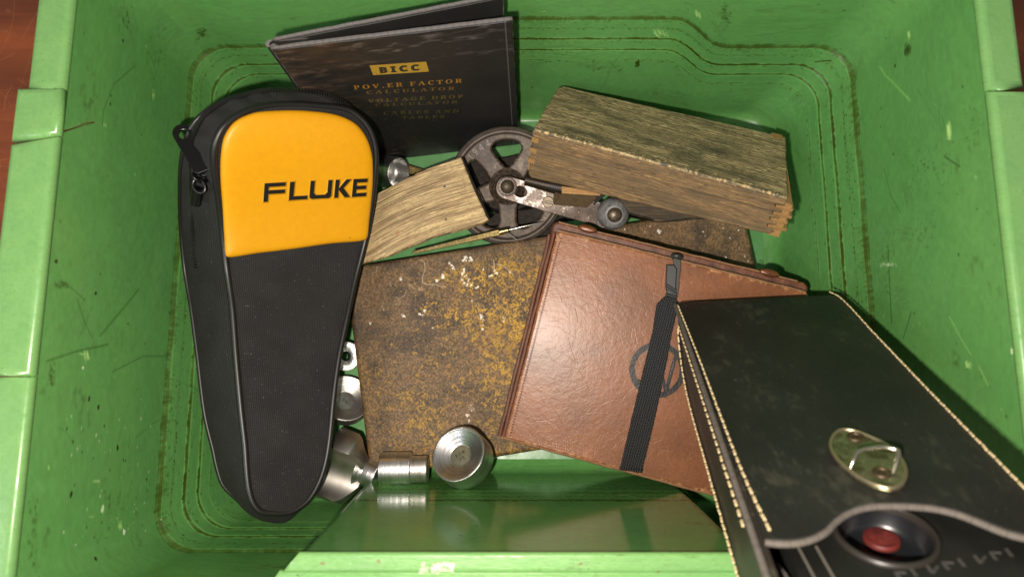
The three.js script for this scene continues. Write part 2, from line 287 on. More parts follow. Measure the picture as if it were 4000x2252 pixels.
// ---------------------------------------------------------------- the bin
const bin = thing('storage_bin', 'cracked green plastic storage bin holding old electrical tools', 'storage bin', V(CX, 0, -0.06));
const LIP = 0.159, NX0 = 0.0875, NX1 = 0.105, NZ = 0.017;             // the low, set-back middle of the front wall
const perim = [];
{
  const go = (fn, n, last) => { for (let k = 0; k < n + (last ? 1 : 0); k++) perim.push(fn(k / n)); };
  const corner = (x, z, a0) => (t) => { const a = a0 + t * Math.PI / 2; return { x: x + Math.cos(a) * RC, z: z + Math.sin(a) * RC, nx: Math.cos(a), nz: Math.sin(a) }; };
  go((t) => ({ x: lerp(-AX + RC, AX - RC, t), z: ZB, nx: 0, nz: -1 }), 90);
  go(corner(AX - RC, ZB + RC, -Math.PI / 2), 14);
  go((t) => ({ x: AX, z: lerp(ZB + RC, ZF - RC, t), nx: 1, nz: 0 }), 30);
  go(corner(AX - RC, ZF - RC, 0), 14);
  go((t) => ({ x: lerp(AX - RC, -AX + RC, t), z: ZF, nx: 0, nz: 1 }), 150);
  go(corner(-AX + RC, ZF - RC, Math.PI / 2), 14);
  go((t) => ({ x: -AX, z: lerp(ZF - RC, ZB + RC, t), nx: -1, nz: 0 }), 30);
  go(corner(-AX + RC, ZB + RC, Math.PI), 14, true);
}
const notch = (p) => (p.nz > 0.9 ? 1 - clamp((Math.abs(p.x + 0.0005) - NX0) / (NX1 - NX0)) : 0);
function wallPoint(p, k, out) {
  let [y, d] = LV[k]; d += out;
  if (p.nz < -0.5) { const s = sstep(0.1165, 0.0800, Math.abs(p.x)) * 0.03; if (y > 0.009) y = y < 0.0375 ? lerp(y, y + s, (y - 0.009) / 0.0285) : y < 0.0735 ? y + s : lerp(y + s, y, (y - 0.0735) / (TOP - 0.0735)); }
  const nt = notch(p); if (nt > 0) y = Math.min(y, lerp(TOP, LIP, sstep(0, 0.5, nt)));
  const zr = (p.z - (ZB + ZF) / 2) / ((ZF - ZB) / 2 - RC), sx = Math.abs(p.nx) > 0.999 ? Math.sign(p.nx) : Math.sign(p.x) * sstep(0.112, AX - RC, Math.abs(p.x)), sz = Math.abs(p.nz) > 0.999 ? Math.sign(p.nz) : Math.sign(zr) * sstep(0.55, 1, Math.abs(zr));
  const kz = sz < 0 ? 0.5 : 0.75, dn = nt > 0 ? lerp(d * kz, 0.107 * y + Math.min(d, 0) * 0.8 + out, nt) : d * kz;
  return V(CX + p.x + sx * d, y, p.z + sz * dn - nt * NZ);
}
const partOf = (p) => (Math.abs(p.nx) > Math.abs(p.nz) ? (p.nx < 0 ? 'left' : 'right') : p.nz < 0 ? 'back' : notch(p) > 0 ? 'panel' : p.x < 0 ? 'frontL' : 'frontR');
function wallGeo(which, out) {
  const n = perim.length, pos = [], uv = [], idx = [], all = [];
  for (let k = 0; k < LV.length; k++) for (let i = 0; i < n; i++) {
    const p = perim[i], w = wallPoint(p, k, out); pos.push(w.x, w.y, w.z);
    const side = which === 'left' || which === 'right'; uv.push((side ? p.z + 0.26 : p.x + 0.21) / ULEN, ARC[k] / VLEN);
  }
  for (let k = 0; k < LV.length - 1; k++) for (let i = 0; i < n - 1; i++) { const a = k * n + i, b = a + 1, c = a + n, d = c + 1; all.push(a, b, c, b, d, c); }
  const full = meshFrom(pos, out ? all : all.map((_, j) => all[j - j % 3 + [0, 2, 1][j % 3]]), uv);
  for (let q = 0; q < full.index.count; q += 6) { const i = full.index.array[q] % n; if (partOf(perim[i]) === which) for (let j = 0; j < 6; j++) idx.push(full.index.array[q + j]); }
  full.setIndex(idx); const g = full.toNonIndexed(); return mergeVertices(g);
}
for (const [w, name, m] of [['back', 'back_wall', mBack], ['left', 'side_wall', mLeft], ['right', 'side_wall', mRight], ['frontL', 'front_wall', mFront], ['frontR', 'front_wall', mFront], ['panel', 'front_panel', mPanel]])
  part(bin, name, mergeGeometries([wallGeo(w, 0), wallGeo(w, 0.0028)]), m);
{
  const pts = perim.slice(0, -1).map((p) => { const w = wallPoint(p, 0, 0); return [w.x, w.z]; });
  part(bin, 'floor_panel', plate(FLAT, pts.filter((_, i) => i % 2 === 0 || true), 0, 0.004, 0.0001, [0.35, 0.35], 1, [-0.17, -0.21]), mFloor);
  const rim = (list, y, t, c = 0.0022) => part(bin, 'rim', plate(FLAT, list, y, t, c, [0.2, 0.2], 4), mRim);
  const xl = CX - AX - DTOP, xr = CX + AX + DTOP;
  const z1 = at(150, 330, 0.1705).z, z2 = at(60, 1468, 0.1705).z, cu = at(60, 545, 0.1705).z, cv = at(205, 515, 0.1705).z;
  rim([[xl + 0.001, -0.235], [xl + 0.001, z1 - 0.0003], [xl - 0.0145, z1 - 0.0003], [xl - 0.0145, -0.235]], 0.167, 0.006, 0.0028);
  rim([[xl + 0.0015, z1], [xl + 0.0015, cv - 0.0004], [xl - 0.0180, cu - 0.0006], [xl - 0.0180, z1]], 0.1685, 0.0065, 0.0028);
  rim([[xl + 0.0015, cv + 0.0004], [xl + 0.0015, z2 - 0.0002], [xl - 0.0180, z2 - 0.0002], [xl - 0.0180, cu + 0.0006]], 0.1685, 0.0065, 0.0028);
  rim([[xl + 0.0013, z2 + 0.0002], [xl + 0.0013, 0.10], [xl - 0.0205, 0.10], [xl - 0.0205, z2 + 0.0002]], 0.1680, 0.0065, 0.0028);
  const zr = at(3950, 345, 0.1685).z;
  rim([[xr - 0.001, -0.235], [xr - 0.001, zr - 0.0005], [xr + 0.0145, zr - 0.001], [xr + 0.0145, -0.235]], 0.168, 0.006, 0.0028);
  rim([[xr - 0.001, zr + 0.0005], [xr - 0.001, 0.10], [xr + 0.018, 0.10], [xr + 0.018, zr + 0.0005]], 0.1685, 0.006, 0.0028);
  rim([[xl + 0.0015, -0.235], [xr - 0.0015, -0.235], [xr - 0.0015, ZB - DTOP * 0.5 + 0.001 - 0.0015], [xl + 0.0015, ZB - DTOP * 0.5 + 0.001 - 0.0015]], 0.168, 0.012, 0.003);
  const zf = ZF + DTOP * 0.75;
  for (const s of [-1, 1]) rim([[CX + s * 0.112, zf - 0.001], [CX + s * 0.193, zf - 0.001], [CX + s * 0.193, zf + 0.012], [CX + s * 0.112, zf + 0.012]], 0.168, 0.012, 0.003);
  for (const sg of [-1, 1]) { const inner = perim.slice(0, -1).filter((p) => p.nz > 0.02 && p.nx * sg > 0.02).map((p) => { const w = wallPoint(p, LV.length - 1, 0); return [w.x + sg * 0.0005, w.z + 0.0005]; }); inner.sort((a, b) => a[1] - b[1]); rim([...inner, [inner[inner.length - 1][0], zf + 0.0115], [CX + sg * (AX + DTOP + 0.012), zf + 0.0115], [CX + sg * (AX + DTOP + 0.012), inner[0][1]]], 0.1664, 0.006, 0.0012); }
  const zl = ZF - NZ + 0.107 * LIP;
  const [lc, lg] = plasticCanvas(1024, 256, 93, { base: [112, 158, 92], specks: 60, scr: 70, smear: 2 }), lr = rng(95), LX = (u, v) => { const p = at(u, v, LIP + 0.002); return [(p.x - CX + 0.11) / 0.22 * 1024, (p.z - zl + 0.002) / 0.045 * 256]; };
  for (let k = 0; k < 90; k++) { const p = LX(1640 + lr() * 130, 2200 + lr() * 40); blob(lg, lr, p[0], p[1], 1 + lr() * 4, rgba([206, 220, 190], 0.45)); }
  for (const [u, v] of [[1260, 2200], [2270, 2200], [2575, 2236], [1480, 2190]]) { const p = LX(u, v); blob(lg, lr, p[0], p[1], 4, rgba([120, 96, 60], 0.7)); }
  const mLip = plasticMat(texOf(lc)), LU = [0.22, 0.045], LO = [CX - 0.11, zl - 0.002];
  part(bin, 'front_lip', mergeGeometries([
    plate(FLAT, [[CX - 0.0885, zl - 0.001], [CX + 0.0880, zl - 0.001], [CX + 0.0940, zl + 0.0066], [CX - 0.0950, zl + 0.0066]], LIP + 0.002, 0.004, 0.0016, LU, 4, LO),
    plate(FLAT, [[CX - 0.0965, zl + 0.0062], [CX + 0.0950, zl + 0.0062], [CX + 0.1070, zf + 0.0006], [CX + 0.107, zf + 0.014], [CX - 0.110, zf + 0.014], [CX - 0.1085, zf + 0.0006]], LIP - 0.0004, 0.004, 0.0012, LU, 3, LO)]), mLip);
}

// ---------------------------------------------------------------- shared materials
const metalTex = (seed, tint, rings, amt = 0.12) => { const w = 256, h = 512, a = field(w, h, 2, 190, 2, seed), b = field(w, h, 12, 12, 4, seed + 1); const [c] = canvasOf(w, h, (x, y, i) => { const k = 0.86 + (a[i] - 0.5) * amt * 2 * rings + (b[i] - 0.5) * 0.25; return [tint[0] * k, tint[1] * k, tint[2] * k]; }); return texOf(c); };
const ringBump = (() => { const a = field(64, 512, 1, 170, 2, 91); const [c] = canvasOf(64, 512, (x, y, i) => { const k = a[i] * 255; return [k, k, k]; }); return texOf(c, false); })();
const alu = std({ map: metalTex(61, [248, 247, 245], 0.8), metalness: 1, roughness: 0.34, bumpMap: ringBump, bumpScale: 0.00006 });
const aluDull = std({ map: metalTex(64, [232, 227, 220], 1, 0.18), metalness: 1, roughness: 0.42, bumpMap: ringBump, bumpScale: 0.00006 });
const aluPlain = std({ map: (() => { const a = field(256, 256, 6, 6, 5, 71); return texOf(canvasOf(256, 256, (x, y, i) => { const k = 0.78 + (a[i] - 0.5) * 0.5; return [236 * k, 230 * k, 220 * k]; })[0]); })(), metalness: 1, roughness: 0.36 });
const brass = std({ map: metalTex(67, [168, 148, 98], 0.6, 0.3), metalness: 1, roughness: 0.42 });
const steelPin = std({ color: 0xd8d8d6, metalness: 1, roughness: 0.25 });
function corroded(seed, base, hi, lo, sp, opt = {}) {
  const w = opt.w ?? 512, h = opt.h ?? 512, a = field(w, h, 6, 6, 5, seed), b = field(w, h, 30, 30, 4, seed + 1), d = field(w, h, 110, 110, 2, seed + 2);
  return canvasOf(w, h, (x, y, i) => { let q = mix3(base, lo, clamp((0.52 - a[i]) * 4)); q = mix3(q, hi, clamp((a[i] * 0.4 + b[i] * 0.6 - 0.55) * 7)); const k = 0.86 + (d[i] - 0.5) * 0.5; q = [q[0] * k, q[1] * k, q[2] * k]; if (d[i] > 0.90 && b[i] > 0.52) q = mix3(q, sp, 0.6); return q; });
}
const castIron = std({ map: texOf(corroded(101, [94, 80, 67], [122, 107, 92], [60, 48, 40], [150, 130, 110])[0], true, 8, 8), roughness: 0.55, metalness: 0.25, bumpMap: rough, bumpScale: 0.0006 });
const ironEdge = std({ map: texOf(corroded(105, [116, 104, 94], [140, 128, 117], [90, 78, 68], [170, 160, 150])[0], true, 8, 8), roughness: 0.5, metalness: 0.45 });
const darkIron = std({ map: texOf(corroded(111, [44, 35, 28], [64, 52, 42], [28, 22, 18], [110, 100, 90])[0], true, 10, 10), roughness: 0.7, metalness: 0.15, bumpMap: rough, bumpScale: 0.0006 });
const wornSteel = std({ map: texOf(corroded(121, [108, 94, 84], [196, 186, 178], [70, 56, 46], [214, 208, 200])[0], true, 14, 14), roughness: 0.45, metalness: 0.5 });

// ---------------------------------------------------------------- soft tool pouch
{
  const F = [[1091, 408], [1256, 414], [1367, 433], [1439, 499], [1466, 580], [1466, 660], [1454, 780], [1428, 930], [1390, 1080], [1358, 1226], [1322, 1401], [1299, 1575], [1284, 1727], [1258, 1849], [1205, 1950], [1135, 1998], [1064, 2003], [1015, 1996], [983, 1955], [965, 1872], [955, 1740], [940, 1606], [919, 1378], [905, 1200], [884, 1050], [868, 900], [853, 770], [836, 660], [838, 570], [868, 500], [935, 447], [1005, 420]];
  const B = [[1040, 358], [1200, 366], [1330, 400], [1410, 480], [1440, 580], [1432, 680], [1412, 800], [1390, 930], [1350, 1080], [1320, 1226], [1285, 1401], [1262, 1575], [1245, 1727], [1220, 1849], [1170, 1965], [1110, 2032], [1050, 2030], [985, 2006], [925, 1948], [868, 1890], [830, 1750], [798, 1615], [772, 1405], [745, 1200], [720, 1050], [706, 900], [702, 750], [706, 640], [725, 545], [762, 472], [850, 405], [940, 374]];
  const top = (u, v, w = 0) => at(u, v, 0.048 + 0.05 * (1465 - u) / 620 + 0.045 * sstep(1080, 380, v) + w);
  const crv = (L, n) => new THREE.CatmullRomCurve3(L, true, 'centripetal');
  const N = 192, sample = (L) => { const c = crv(L), o = []; for (let i = 0; i < N; i++) o.push(c.getPoint(i / N)); return o; };
  const f3 = sample(F.map(([u, v]) => top(u, v))), b3 = sample(B.map(([u, v], i) => { const right = i >= 3 && i <= 14; return at(u - (right ? 16 : 0), v, (i <= 8 || i >= 24 ? 0.06 * sstep(1080, 350, v) : 0) + (right ? 0.026 : 0.03 + 0.046 * (1440 - u) / 740)); }));
  const pouch = thing('tool_pouch', 'black zipped tool pouch with a puffy yellow panel, leaning on the bin side', 'pouch', V(-0.12, 0.03, -0.06));
  // fabric: a fine twill with lint
  const weave = (w, period, seed, chev) => { const a = field(w, w, 10, 10, 4, seed), b = field(w, w, 200, 200, 1, seed + 1); return [(x, y, i) => { const s = chev && (x >> 6) & 1 ? x + y : x - y; const t = 0.5 + 0.5 * Math.sin(s * 6.283 / period) * Math.sin((chev ? x : x + y) * 6.283 / (period * 1.0)); return [t, a[i], b[i]]; }]; };
  const cloth = (seed, chev) => { const [f] = weave(512, 8, seed, chev); const [c, g] = canvasOf(512, 512, (x, y, i) => { const [t, a, b] = f(x, y, i); const k = 15 + t * 31 + (a - 0.5) * 14 + (b > 0.93 ? 40 : 0); return [k * 1.02, k, k * 0.98]; }); const [bc] = canvasOf(512, 512, (x, y, i) => { const t = f(x, y, i)[0] * 255; return [t, t, t]; });
    const r = rng(seed); for (let k = 0; k < 60; k++) blob(g, r, r() * 512, r() * 512, 0.6 + r() * 1.3, rgba([150, 150, 150], 0.35 + r() * 0.5), 5);
    return std({ map: texOf(c, true, 10, 10), bumpMap: texOf(bc, false, 10, 10), bumpScale: 0.0005, roughness: 0.9 }); };
  const fab = cloth(131, false), twill = cloth(137, true);
  const fUv = (i, j, p) => [p.x * 1.0, p.z * 1.0];
  const cen = V(0, 0, 0); f3.forEach((p) => cen.addScaledVector(p, 1 / N));
  // front sheet, slightly domed
  const nrm = (() => { const a = f3[40].clone().sub(f3[150]), b = f3[100].clone().sub(f3[0]); const n = b.cross(a).normalize(); return n.y < 0 ? n.negate() : n; })();
  const spine = (p) => { const q = p.clone(); return q; };
  // scale towards the pouch's long middle line, so the domed sheet keeps its shape
  const mid = f3.map((p, i) => f3[i].clone().lerp(f3[(N - i) % N], 0.5));
  const px2 = (L, n) => { const c = new THREE.CatmullRomCurve3(L.map(([u, v]) => V(u, v, 0)), true, 'centripetal'), o = []; for (let i = 0; i < n; i++) o.push(c.getPoint(i / n)); return o; };
  const fpx = px2(F, N), fmid = fpx.map((p, i) => p.clone().lerp(fpx[(N - i) % N], 0.5));
  const ring = (t, h0) => fpx.map((p, i) => { const q = p.clone().lerp(fmid[i], 1 - t), sag = sstep(1, 0.8, t) * sstep(1000, 1150, q.y), h = h0 + sag * (0.0005 * Math.sin(q.y * 0.021 + q.x * 0.012) * Math.sin(q.x * 0.017 - q.y * 0.004) + 0.0003 * Math.sin(q.y * 0.047 - q.x * 0.03)); return top(q.x, q.y).addScaledVector(nrm, h); });
  part(pouch, 'front_sheet', loft([[1, 0], [0.96, 0.0004], [0.9, 0.0007], [0.78, 0.0009], [0.6, 0.0010], [0.4, 0.0011], [0.2, 0.0011], [0, 0.0011]].map(([t, h]) => ring(t, h)), true, fUv), fab);
  // gusset between the two outlines, with a soft outward belly
  const rows = []; for (let j = 0; j <= 10; j++) { const t = j / 10; rows.push(f3.map((p, i) => { const q = p.clone().lerp(b3[i], t); const out = q.clone().sub(cen); out.y = 0; out.normalize(); return q.addScaledVector(out, (out.x > 0.2 ? 0.0008 : 0.0026) * Math.sin(Math.PI * t)).addScaledVector(V(0, 1, 0), 0.0008 * Math.sin(i * 0.9 + t * 3) * Math.sin(Math.PI * t)); })); }
  part(pouch, 'gusset', loft(rows, true, (i, j) => [i / N * 0.56, j / 10 * 0.045]), twill);
  const bmid = b3.map((p, i) => b3[i].clone().lerp(b3[(N - i) % N], 0.5));
  part(pouch, 'back_sheet', loft([1, 0.7, 0.3, 0].map((t) => b3.map((p, i) => p.clone().lerp(bmid[i], 1 - t))), true, fUv), fab);
  const vinyl = phys({ color: 0x151413, roughness: 0.46, clearcoat: 0.15, clearcoatRoughness: 0.3 });
  part(pouch, 'piping', new THREE.TubeGeometry(crv(f3.filter((_, i) => i % 3 === 0)), 260, 0.0017, 10, true), vinyl);
  part(pouch, 'piping', new THREE.TubeGeometry(crv(b3.filter((_, i) => i % 3 === 0)), 200, 0.0012, 8, true), vinyl);
  // zip round the upper edge
  const zc = new THREE.CatmullRomCurve3(B.map((_, i) => i).filter((i) => i >= 24 || i <= 3).sort((a, b) => ((a + 8) % 32) - ((b + 8) % 32)).map((i) => rows[6][Math.round(i / 32 * N) % N].clone().addScaledVector(V(rows[6][Math.round(i / 32 * N) % N].x - cen.x, 0, rows[6][Math.round(i / 32 * N) % N].z - cen.z).normalize(), 0.0006).add(V(0, 0.0006, 0))));
  const teeth = []; for (let k = 0; k < 150; k++) { const p = zc.getPoint(k / 149), t = zc.getTangent(k / 149); const g = new THREE.BoxGeometry(0.0006, 0.0009, 0.0022); g.applyQuaternion(new THREE.Quaternion().setFromUnitVectors(V(1, 0, 0), t)); g.translate(p.x, p.y, p.z); teeth.push(g); }
  part(pouch, 'zip_teeth', mergeGeometries(teeth), vinyl, { kind: 'stuff' });
  // yellow padded panel with the maker's name pressed in
  const Yl = [[1075, 431], [1200, 432], [1320, 450], [1388, 484], [1428, 535], [1450, 600], [1455, 680], [1449, 780], [1440, 860], [1431, 930], [1420, 938], [1290, 951], [1150, 971], [1010, 988], [885, 1003], [878, 995], [873, 920], [867, 800], [860, 690], [862, 600], [876, 530], [915, 475], [985, 441]];
  const yf = frame(top(862, 690), top(1452, 660).sub(top(862, 690)), top(877, 1000).sub(top(862, 690)));
  const ypx = px2(Yl, 160), yc = V(0, 0, 0); ypx.forEach((p) => yc.addScaledVector(p, 1 / 160));
  const UW = 0.1, loc = (p) => { const d = p.clone().sub(yf.o); return [d.dot(yf.X), d.dot(yf.Z)]; };
  const yrows = [[1, 0], [0.996, 0.0010], [0.985, 0.0019], [0.965, 0.0026], [0.93, 0.0031], [0.87, 0.0034], [0.78, 0.0036], [0.68, 0.0037], [0.58, 0.0038], [0.48, 0.0038], [0.38, 0.0038], [0.28, 0.0038], [0.18, 0.0038], [0.08, 0.0038], [0.001, 0.0038]].map(([t, h]) => ypx.map((p) => { const q = p.clone().lerp(yc, 1 - t); return top(q.x, q.y, 0.0012).addScaledVector(nrm, h); }));
  const hitY = (u, v) => loc(top(u, v, 0.0012));
  const S = 1400, k0 = S / UW, sh = 0.02;
  const drawName = (g, grow) => {
    const A = hitY(1019, 778), Bq = hitY(1424, 696), h = 0.0095;   // lower left of the first letter, upper right of the last
    const P0 = [(A[0] + 0) * k0, (A[1] + sh) * k0], W = (Bq[0] - A[0]) * k0;
    const dir = Math.atan2(hitY(1424, 757)[1] - A[1], Bq[0] - A[0]), hh = Math.hypot(hitY(1424, 694)[1] - hitY(1424, 757)[1], 0) * k0 * 1.08;
    g.save(); g.translate(P0[0], P0[1]); g.rotate(dir); const s = W / 405, e = grow, bw = 22 * s;
    const R = (x, y, w, hq) => g.fillRect(x * s - e, -hh + y * hh - e, w * s + 2 * e, hq * hh + 2 * e);
    const t = 0.2;
    // F
    R(0, 0, 16, 1); R(0, 0, 78, t); R(0, 0.39, 78, t);
    // L
    R(95, 0, 17, 1); R(95, 1 - t, 71, t);
    // U
    R(174, 0, 16, 0.86); R(244, 0, 16, 0.86); R(186, 1 - t, 62, t); g.beginPath(); g.ellipse(186 * s, -hh * 0.16, 12 * s + e, hh * 0.16 + e, 0, 0, 7); g.ellipse(248 * s, -hh * 0.16, 12 * s + e, hh * 0.16 + e, 0, 0, 7); g.fill();
    // K
    R(273, 0, 16, 1); g.beginPath(); const q = (x, y) => [x * s, -hh + y * hh];
    [[288, 0.50], [316, 0], [337, 0], [308, 0.47], [338, 1], [316, 1], [292, 0.62]].forEach(([x, y], i) => g[i ? 'lineTo' : 'moveTo'](...q(x, y))); g.closePath(); g.fill(); if (e) { g.lineWidth = 2 * e; g.stroke(); }
    // E
    R(346, 0, 16, 1); R(346, 0, 60, t); R(346, 0.39, 57, t); R(346, 1 - t, 60, t);
    g.restore();
  };
  const ya = field(S, S, 40, 40, 3, 151), yb = field(S, S, 320, 320, 1, 152);
  const [ycv, yg] = canvasOf(S, S, (x, y, i) => { const k = 1 + (ya[i] - 0.5) * 0.04 + (yb[i] - 0.5) * 0.04; return [214 * k, 150 * k, 8 * k]; });
  yg.fillStyle = '#141310'; drawName(yg, 0); const yr = rng(9); blob(yg, yr, hitY(1357, 919)[0] * k0, (hitY(1357, 919)[1] + sh) * k0, 6, rgba([110, 70, 10], 0.9)); for (let k = 0; k < 40; k++) blob(yg, yr, yr() * S, yr() * S, 1 + yr() * 3, rgba([190, 120, 10], 0.35));
  const [ybc, ybg] = canvasOf(S, S, (x, y, i) => { const k = 200 + (yb[i] - 0.5) * 9 + (ya[i] - 0.5) * 8; return [k, k, k]; });
  ybg.fillStyle = ybg.strokeStyle = 'rgba(120,120,120,0.4)'; drawName(ybg, 9); ybg.fillStyle = ybg.strokeStyle = 'rgba(70,70,70,0.6)'; drawName(ybg, 5); ybg.fillStyle = ybg.strokeStyle = 'rgb(20,20,20)'; drawName(ybg, 1);
  part(pouch, 'padded_panel', loft(yrows, true, (i, j, p) => { const [x, z] = loc(p); return [x / UW, 1 - (z + sh) / UW]; }, false, true), std({ map: texOf(ycv), bumpMap: texOf(ybc, false), bumpScale: 0.0011, roughness: 0.47 }), { label: 'puffy yellow panel with a black embossed name' });
  // zip puller
  const pf = frame(at(716, 524, 0.127), at(784, 648, 0.125).sub(at(716, 524, 0.127)), V(-0.6, 0.25, 0.8));
  const sh2 = new THREE.Shape(); { const R0 = 0.0044, L2 = 0.0205, w = 0.0038; sh2.absarc(0, 0, R0, Math.PI * 0.5, Math.PI * 1.5, false); sh2.lineTo(L2 - 0.001, -w); sh2.lineTo(L2, -w + 0.001); sh2.lineTo(L2, w - 0.001); sh2.lineTo(L2 - 0.001, w); sh2.closePath(); sh2.holes.push(new THREE.Path(ringPts(0.0006, 0, 0.0027, 0.0027, 28))); }
  const pg = new THREE.ExtrudeGeometry(sh2, { depth: 0.0012, bevelEnabled: true, bevelThickness: 0.0004, bevelSize: 0.0004, bevelSegments: 2, curveSegments: 20 });
  pg.applyMatrix4(new THREE.Matrix4().makeBasis(pf.X, pf.Z, pf.Y.clone().negate()).setPosition(pf.o.clone().addScaledVector(pf.Y, 0.001)));
  const gloss = phys({ color: 0x0e0d0c, roughness: 0.28, metalness: 0.2 });
  const pull = part(pouch, 'zip_pull', pg, gloss);
  const lk = []; [[790, 655, 0.4], [783, 690, 1.9], [776, 725, 0.5]].forEach(([u, v, s]) => { const g = new THREE.TorusGeometry(0.0026, 0.0009, 8, 18); g.scale(1, 1.35, 1); g.rotateX(-Math.PI / 2 + 0.5 * s); g.rotateY(s); const p = at(u, v, 0.1215); g.translate(p.x, p.y, p.z); lk.push(g); });
  lk.push(bar(at(772, 735, 0.1185), at(762, 800, 0.114), 0.003, 0.0024, 10));
  part(pouch, 'zip_slider', mergeGeometries(lk.map((g) => g.index ? g.toNonIndexed() : g)), gloss);
}

// ---------------------------------------------------------------- black booklet standing open at the back
{
  const TL = at(1062, 192, 0.147), TR = at(2000, 78, 0.150), BR = at(2012, 562, 0.002);
  const f = frame(TL, TR.clone().sub(TL), BR.clone().sub(TR)); if (f.Y.z < 0) f.Y.negate();
  const W = TR.distanceTo(TL), Hh = BR.distanceTo(TR);
  const book = thing('booklet', 'worn black covered booklet with faded gold lettering, standing half open', 'booklet', V(-0.05, 0, -0.18));
  const sc = 8600, cw = Math.round((W + 0.004) * sc), ch = Math.round((Hh + 0.004) * sc);
  const a = field(cw, ch, 6, 8, 5, 201), b = field(cw, ch, 14, 60, 4, 202), d = field(cw, ch, 200, 260, 2, 203);
  const skin = (rub) => canvasOf(cw, ch, (x, y, i) => {
    const X = x / cw, Y = y / ch; const k = 0.85 + (d[i] - 0.5) * 0.35 + (a[i] - 0.5) * 0.4; let q = [33 * k, 31 * k, 30 * k];
    if (rub) { const m = clamp((b[i] * 0.5 + a[i] * 0.5 - 0.47 + 0.35 * (0.42 - X) + 0.30 * (0.45 - Y)) * 3.2) * sstep(0.62, 0.2, X) * sstep(0.8, 0.35, Y); q = mix3(q, [70, 52, 38], m * 0.7 * (0.5 + b[i])); const m2 = clamp((b[i] - 0.6) * 5) * clamp((a[i] - 0.5) * 4) * sstep(0.75, 0.3, X); q = mix3(q, [124, 112, 98], m2 * 0.75); const m3 = clamp((b[i] - 0.60) * 4) * sstep(0.35, 0.02, Y); q = mix3(q, [108, 102, 98], m3 * 0.7); }
    return q;
  });
  const [cv, g] = skin(true), r = rng(207);
  const q = (u, v) => { const p = hit(f, u, v); return [(p[0] + 0.002) * sc, (p[1] + 0.002) * sc]; };
  const lbl = [[1442, 251], [1664, 236], [1675, 275], [1457, 289]].map(([u, v]) => q(u, v));
  g.fillStyle = '#a8862c'; g.beginPath(); lbl.forEach((p, i) => g[i ? 'lineTo' : 'moveTo'](...p)); g.closePath(); g.fill();
  const word = (t, u0, v0, u1, v1, cap, col, font, al = 1, spread = 0) => {
    const A = q(u0, v0), B = q(u1, v1), ang = Math.atan2(B[1] - A[1], B[0] - A[0]), L = Math.hypot(B[0] - A[0], B[1] - A[1]); const hpx = Math.abs(q(u0, v0)[1] - q(u0, v0 - cap)[1]);
    g.save(); g.translate(...A); g.rotate(ang); g.globalAlpha = al; g.font = `${font} ${hpx / 0.68}px serif`; g.fillStyle = col; const n = t.length; let tot = 0; const ws = [...t].map((c) => { const m = g.measureText(c).width; tot += m; return m; });
    const gap = hpx * 0.30, s = L / (tot + gap * (n - 1)); g.scale(s, 1); let x = 0; [...t].forEach((c, i) => { g.fillText(c, x, 0); x += ws[i] + gap; }); g.restore(); g.globalAlpha = 1;
  };
  { const A = q(1482, 281), B = q(1638, 269), ang = Math.atan2(B[1] - A[1], B[0] - A[0]), L = Math.hypot(B[0] - A[0], B[1] - A[1]), hp = Math.abs(q(1482, 281)[1] - q(1482, 259)[1]); g.save(); g.translate(...A); g.rotate(ang); g.font = `900 ${hp / 0.72}px sans-serif`; g.fillStyle = '#2b2614'; const t = 'BICC', ws = [...t].map((c) => g.measureText(c).width), tot = ws.reduce((x, y) => x + y, 0), gp = hp * 0.34; const s = L / (tot + gp * 3); g.scale(s, 1); let x = 0; g.lineWidth = hp * 0.09; g.strokeStyle = '#2b2614'; [...t].forEach((c, i) => { g.fillText(c, x, 0); g.strokeText(c, x, 0); x += ws[i] + gp; }); g.restore(); }
  word('POV.ER FACTOR', 1381, 345, 1804, 318, 15, '#a0701c', 'bold', 0.95); word('CALCULATOR', 1430, 363, 1775, 346, 12, '#86661e', 'bold', 0.75);
  word('VOLTAGE DROP', 1437, 397, 1808, 378, 13, '#74601e', 'bold', 0.7); word('CALCULATOR', 1463, 412, 1787, 399, 11, '#66581e', 'bold', 0.7);
  word('CABLES AND', 1495, 444, 1792, 435, 12, '#5c531e', 'bold', 0.7); word('TABLES', 1567, 461, 1736, 456, 10, '#5c531e', 'bold', 0.75);
  for (let k = 0; k < 700; k++) { const p = q(1380 + r() * 430, 235 + r() * 230); blob(g, r, p[0], p[1], 0.5 + r() * 2.2, rgba([30, 28, 24], 0.5), 6); }
  for (let k = 0; k < 40; k++) blob(g, r, r() * cw, r() * ch, 0.6 + r() * 1.4, rgba([170, 168, 164], 0.7), 6);
  for (let k = 0; k < 40; k++) scratch(g, r, r() * cw * 0.6, r() * ch, 10 + r() * 70, -0.15 + (r() - 0.5) * 0.5, rgba([120, 110, 100], 0.25), 1 + r() * 1.5);
  { g.strokeStyle = rgba([92, 90, 90], 0.75); g.lineWidth = 5; g.beginPath(); g.moveTo((W - 0.0012) * sc, 10); g.lineTo((W - 0.0014) * sc, ch - 30); g.stroke(); }
  const mSkin = std({ map: texOf(cv), roughness: 0.55, bumpMap: rough, bumpScale: 0.0002 }), mIn = std({ map: texOf(skin(false)[0]), roughness: 0.6 });
  const ea = field(512, 64, 60, 6, 4, 211); const mBoard = std({ map: texOf(canvasOf(512, 64, (x, y, i) => { const k = 0.6 + ea[i] * 0.75; return [100 * k, 96 * k, 94 * k]; })[0], true, 30, 30), roughness: 0.9 });
  const rect = (x0, z0, x1, z1, s) => wobble([[x0, z0], [x1, z0], [x1, z1], [x0, z1]], 0.004, 0.00035, s);
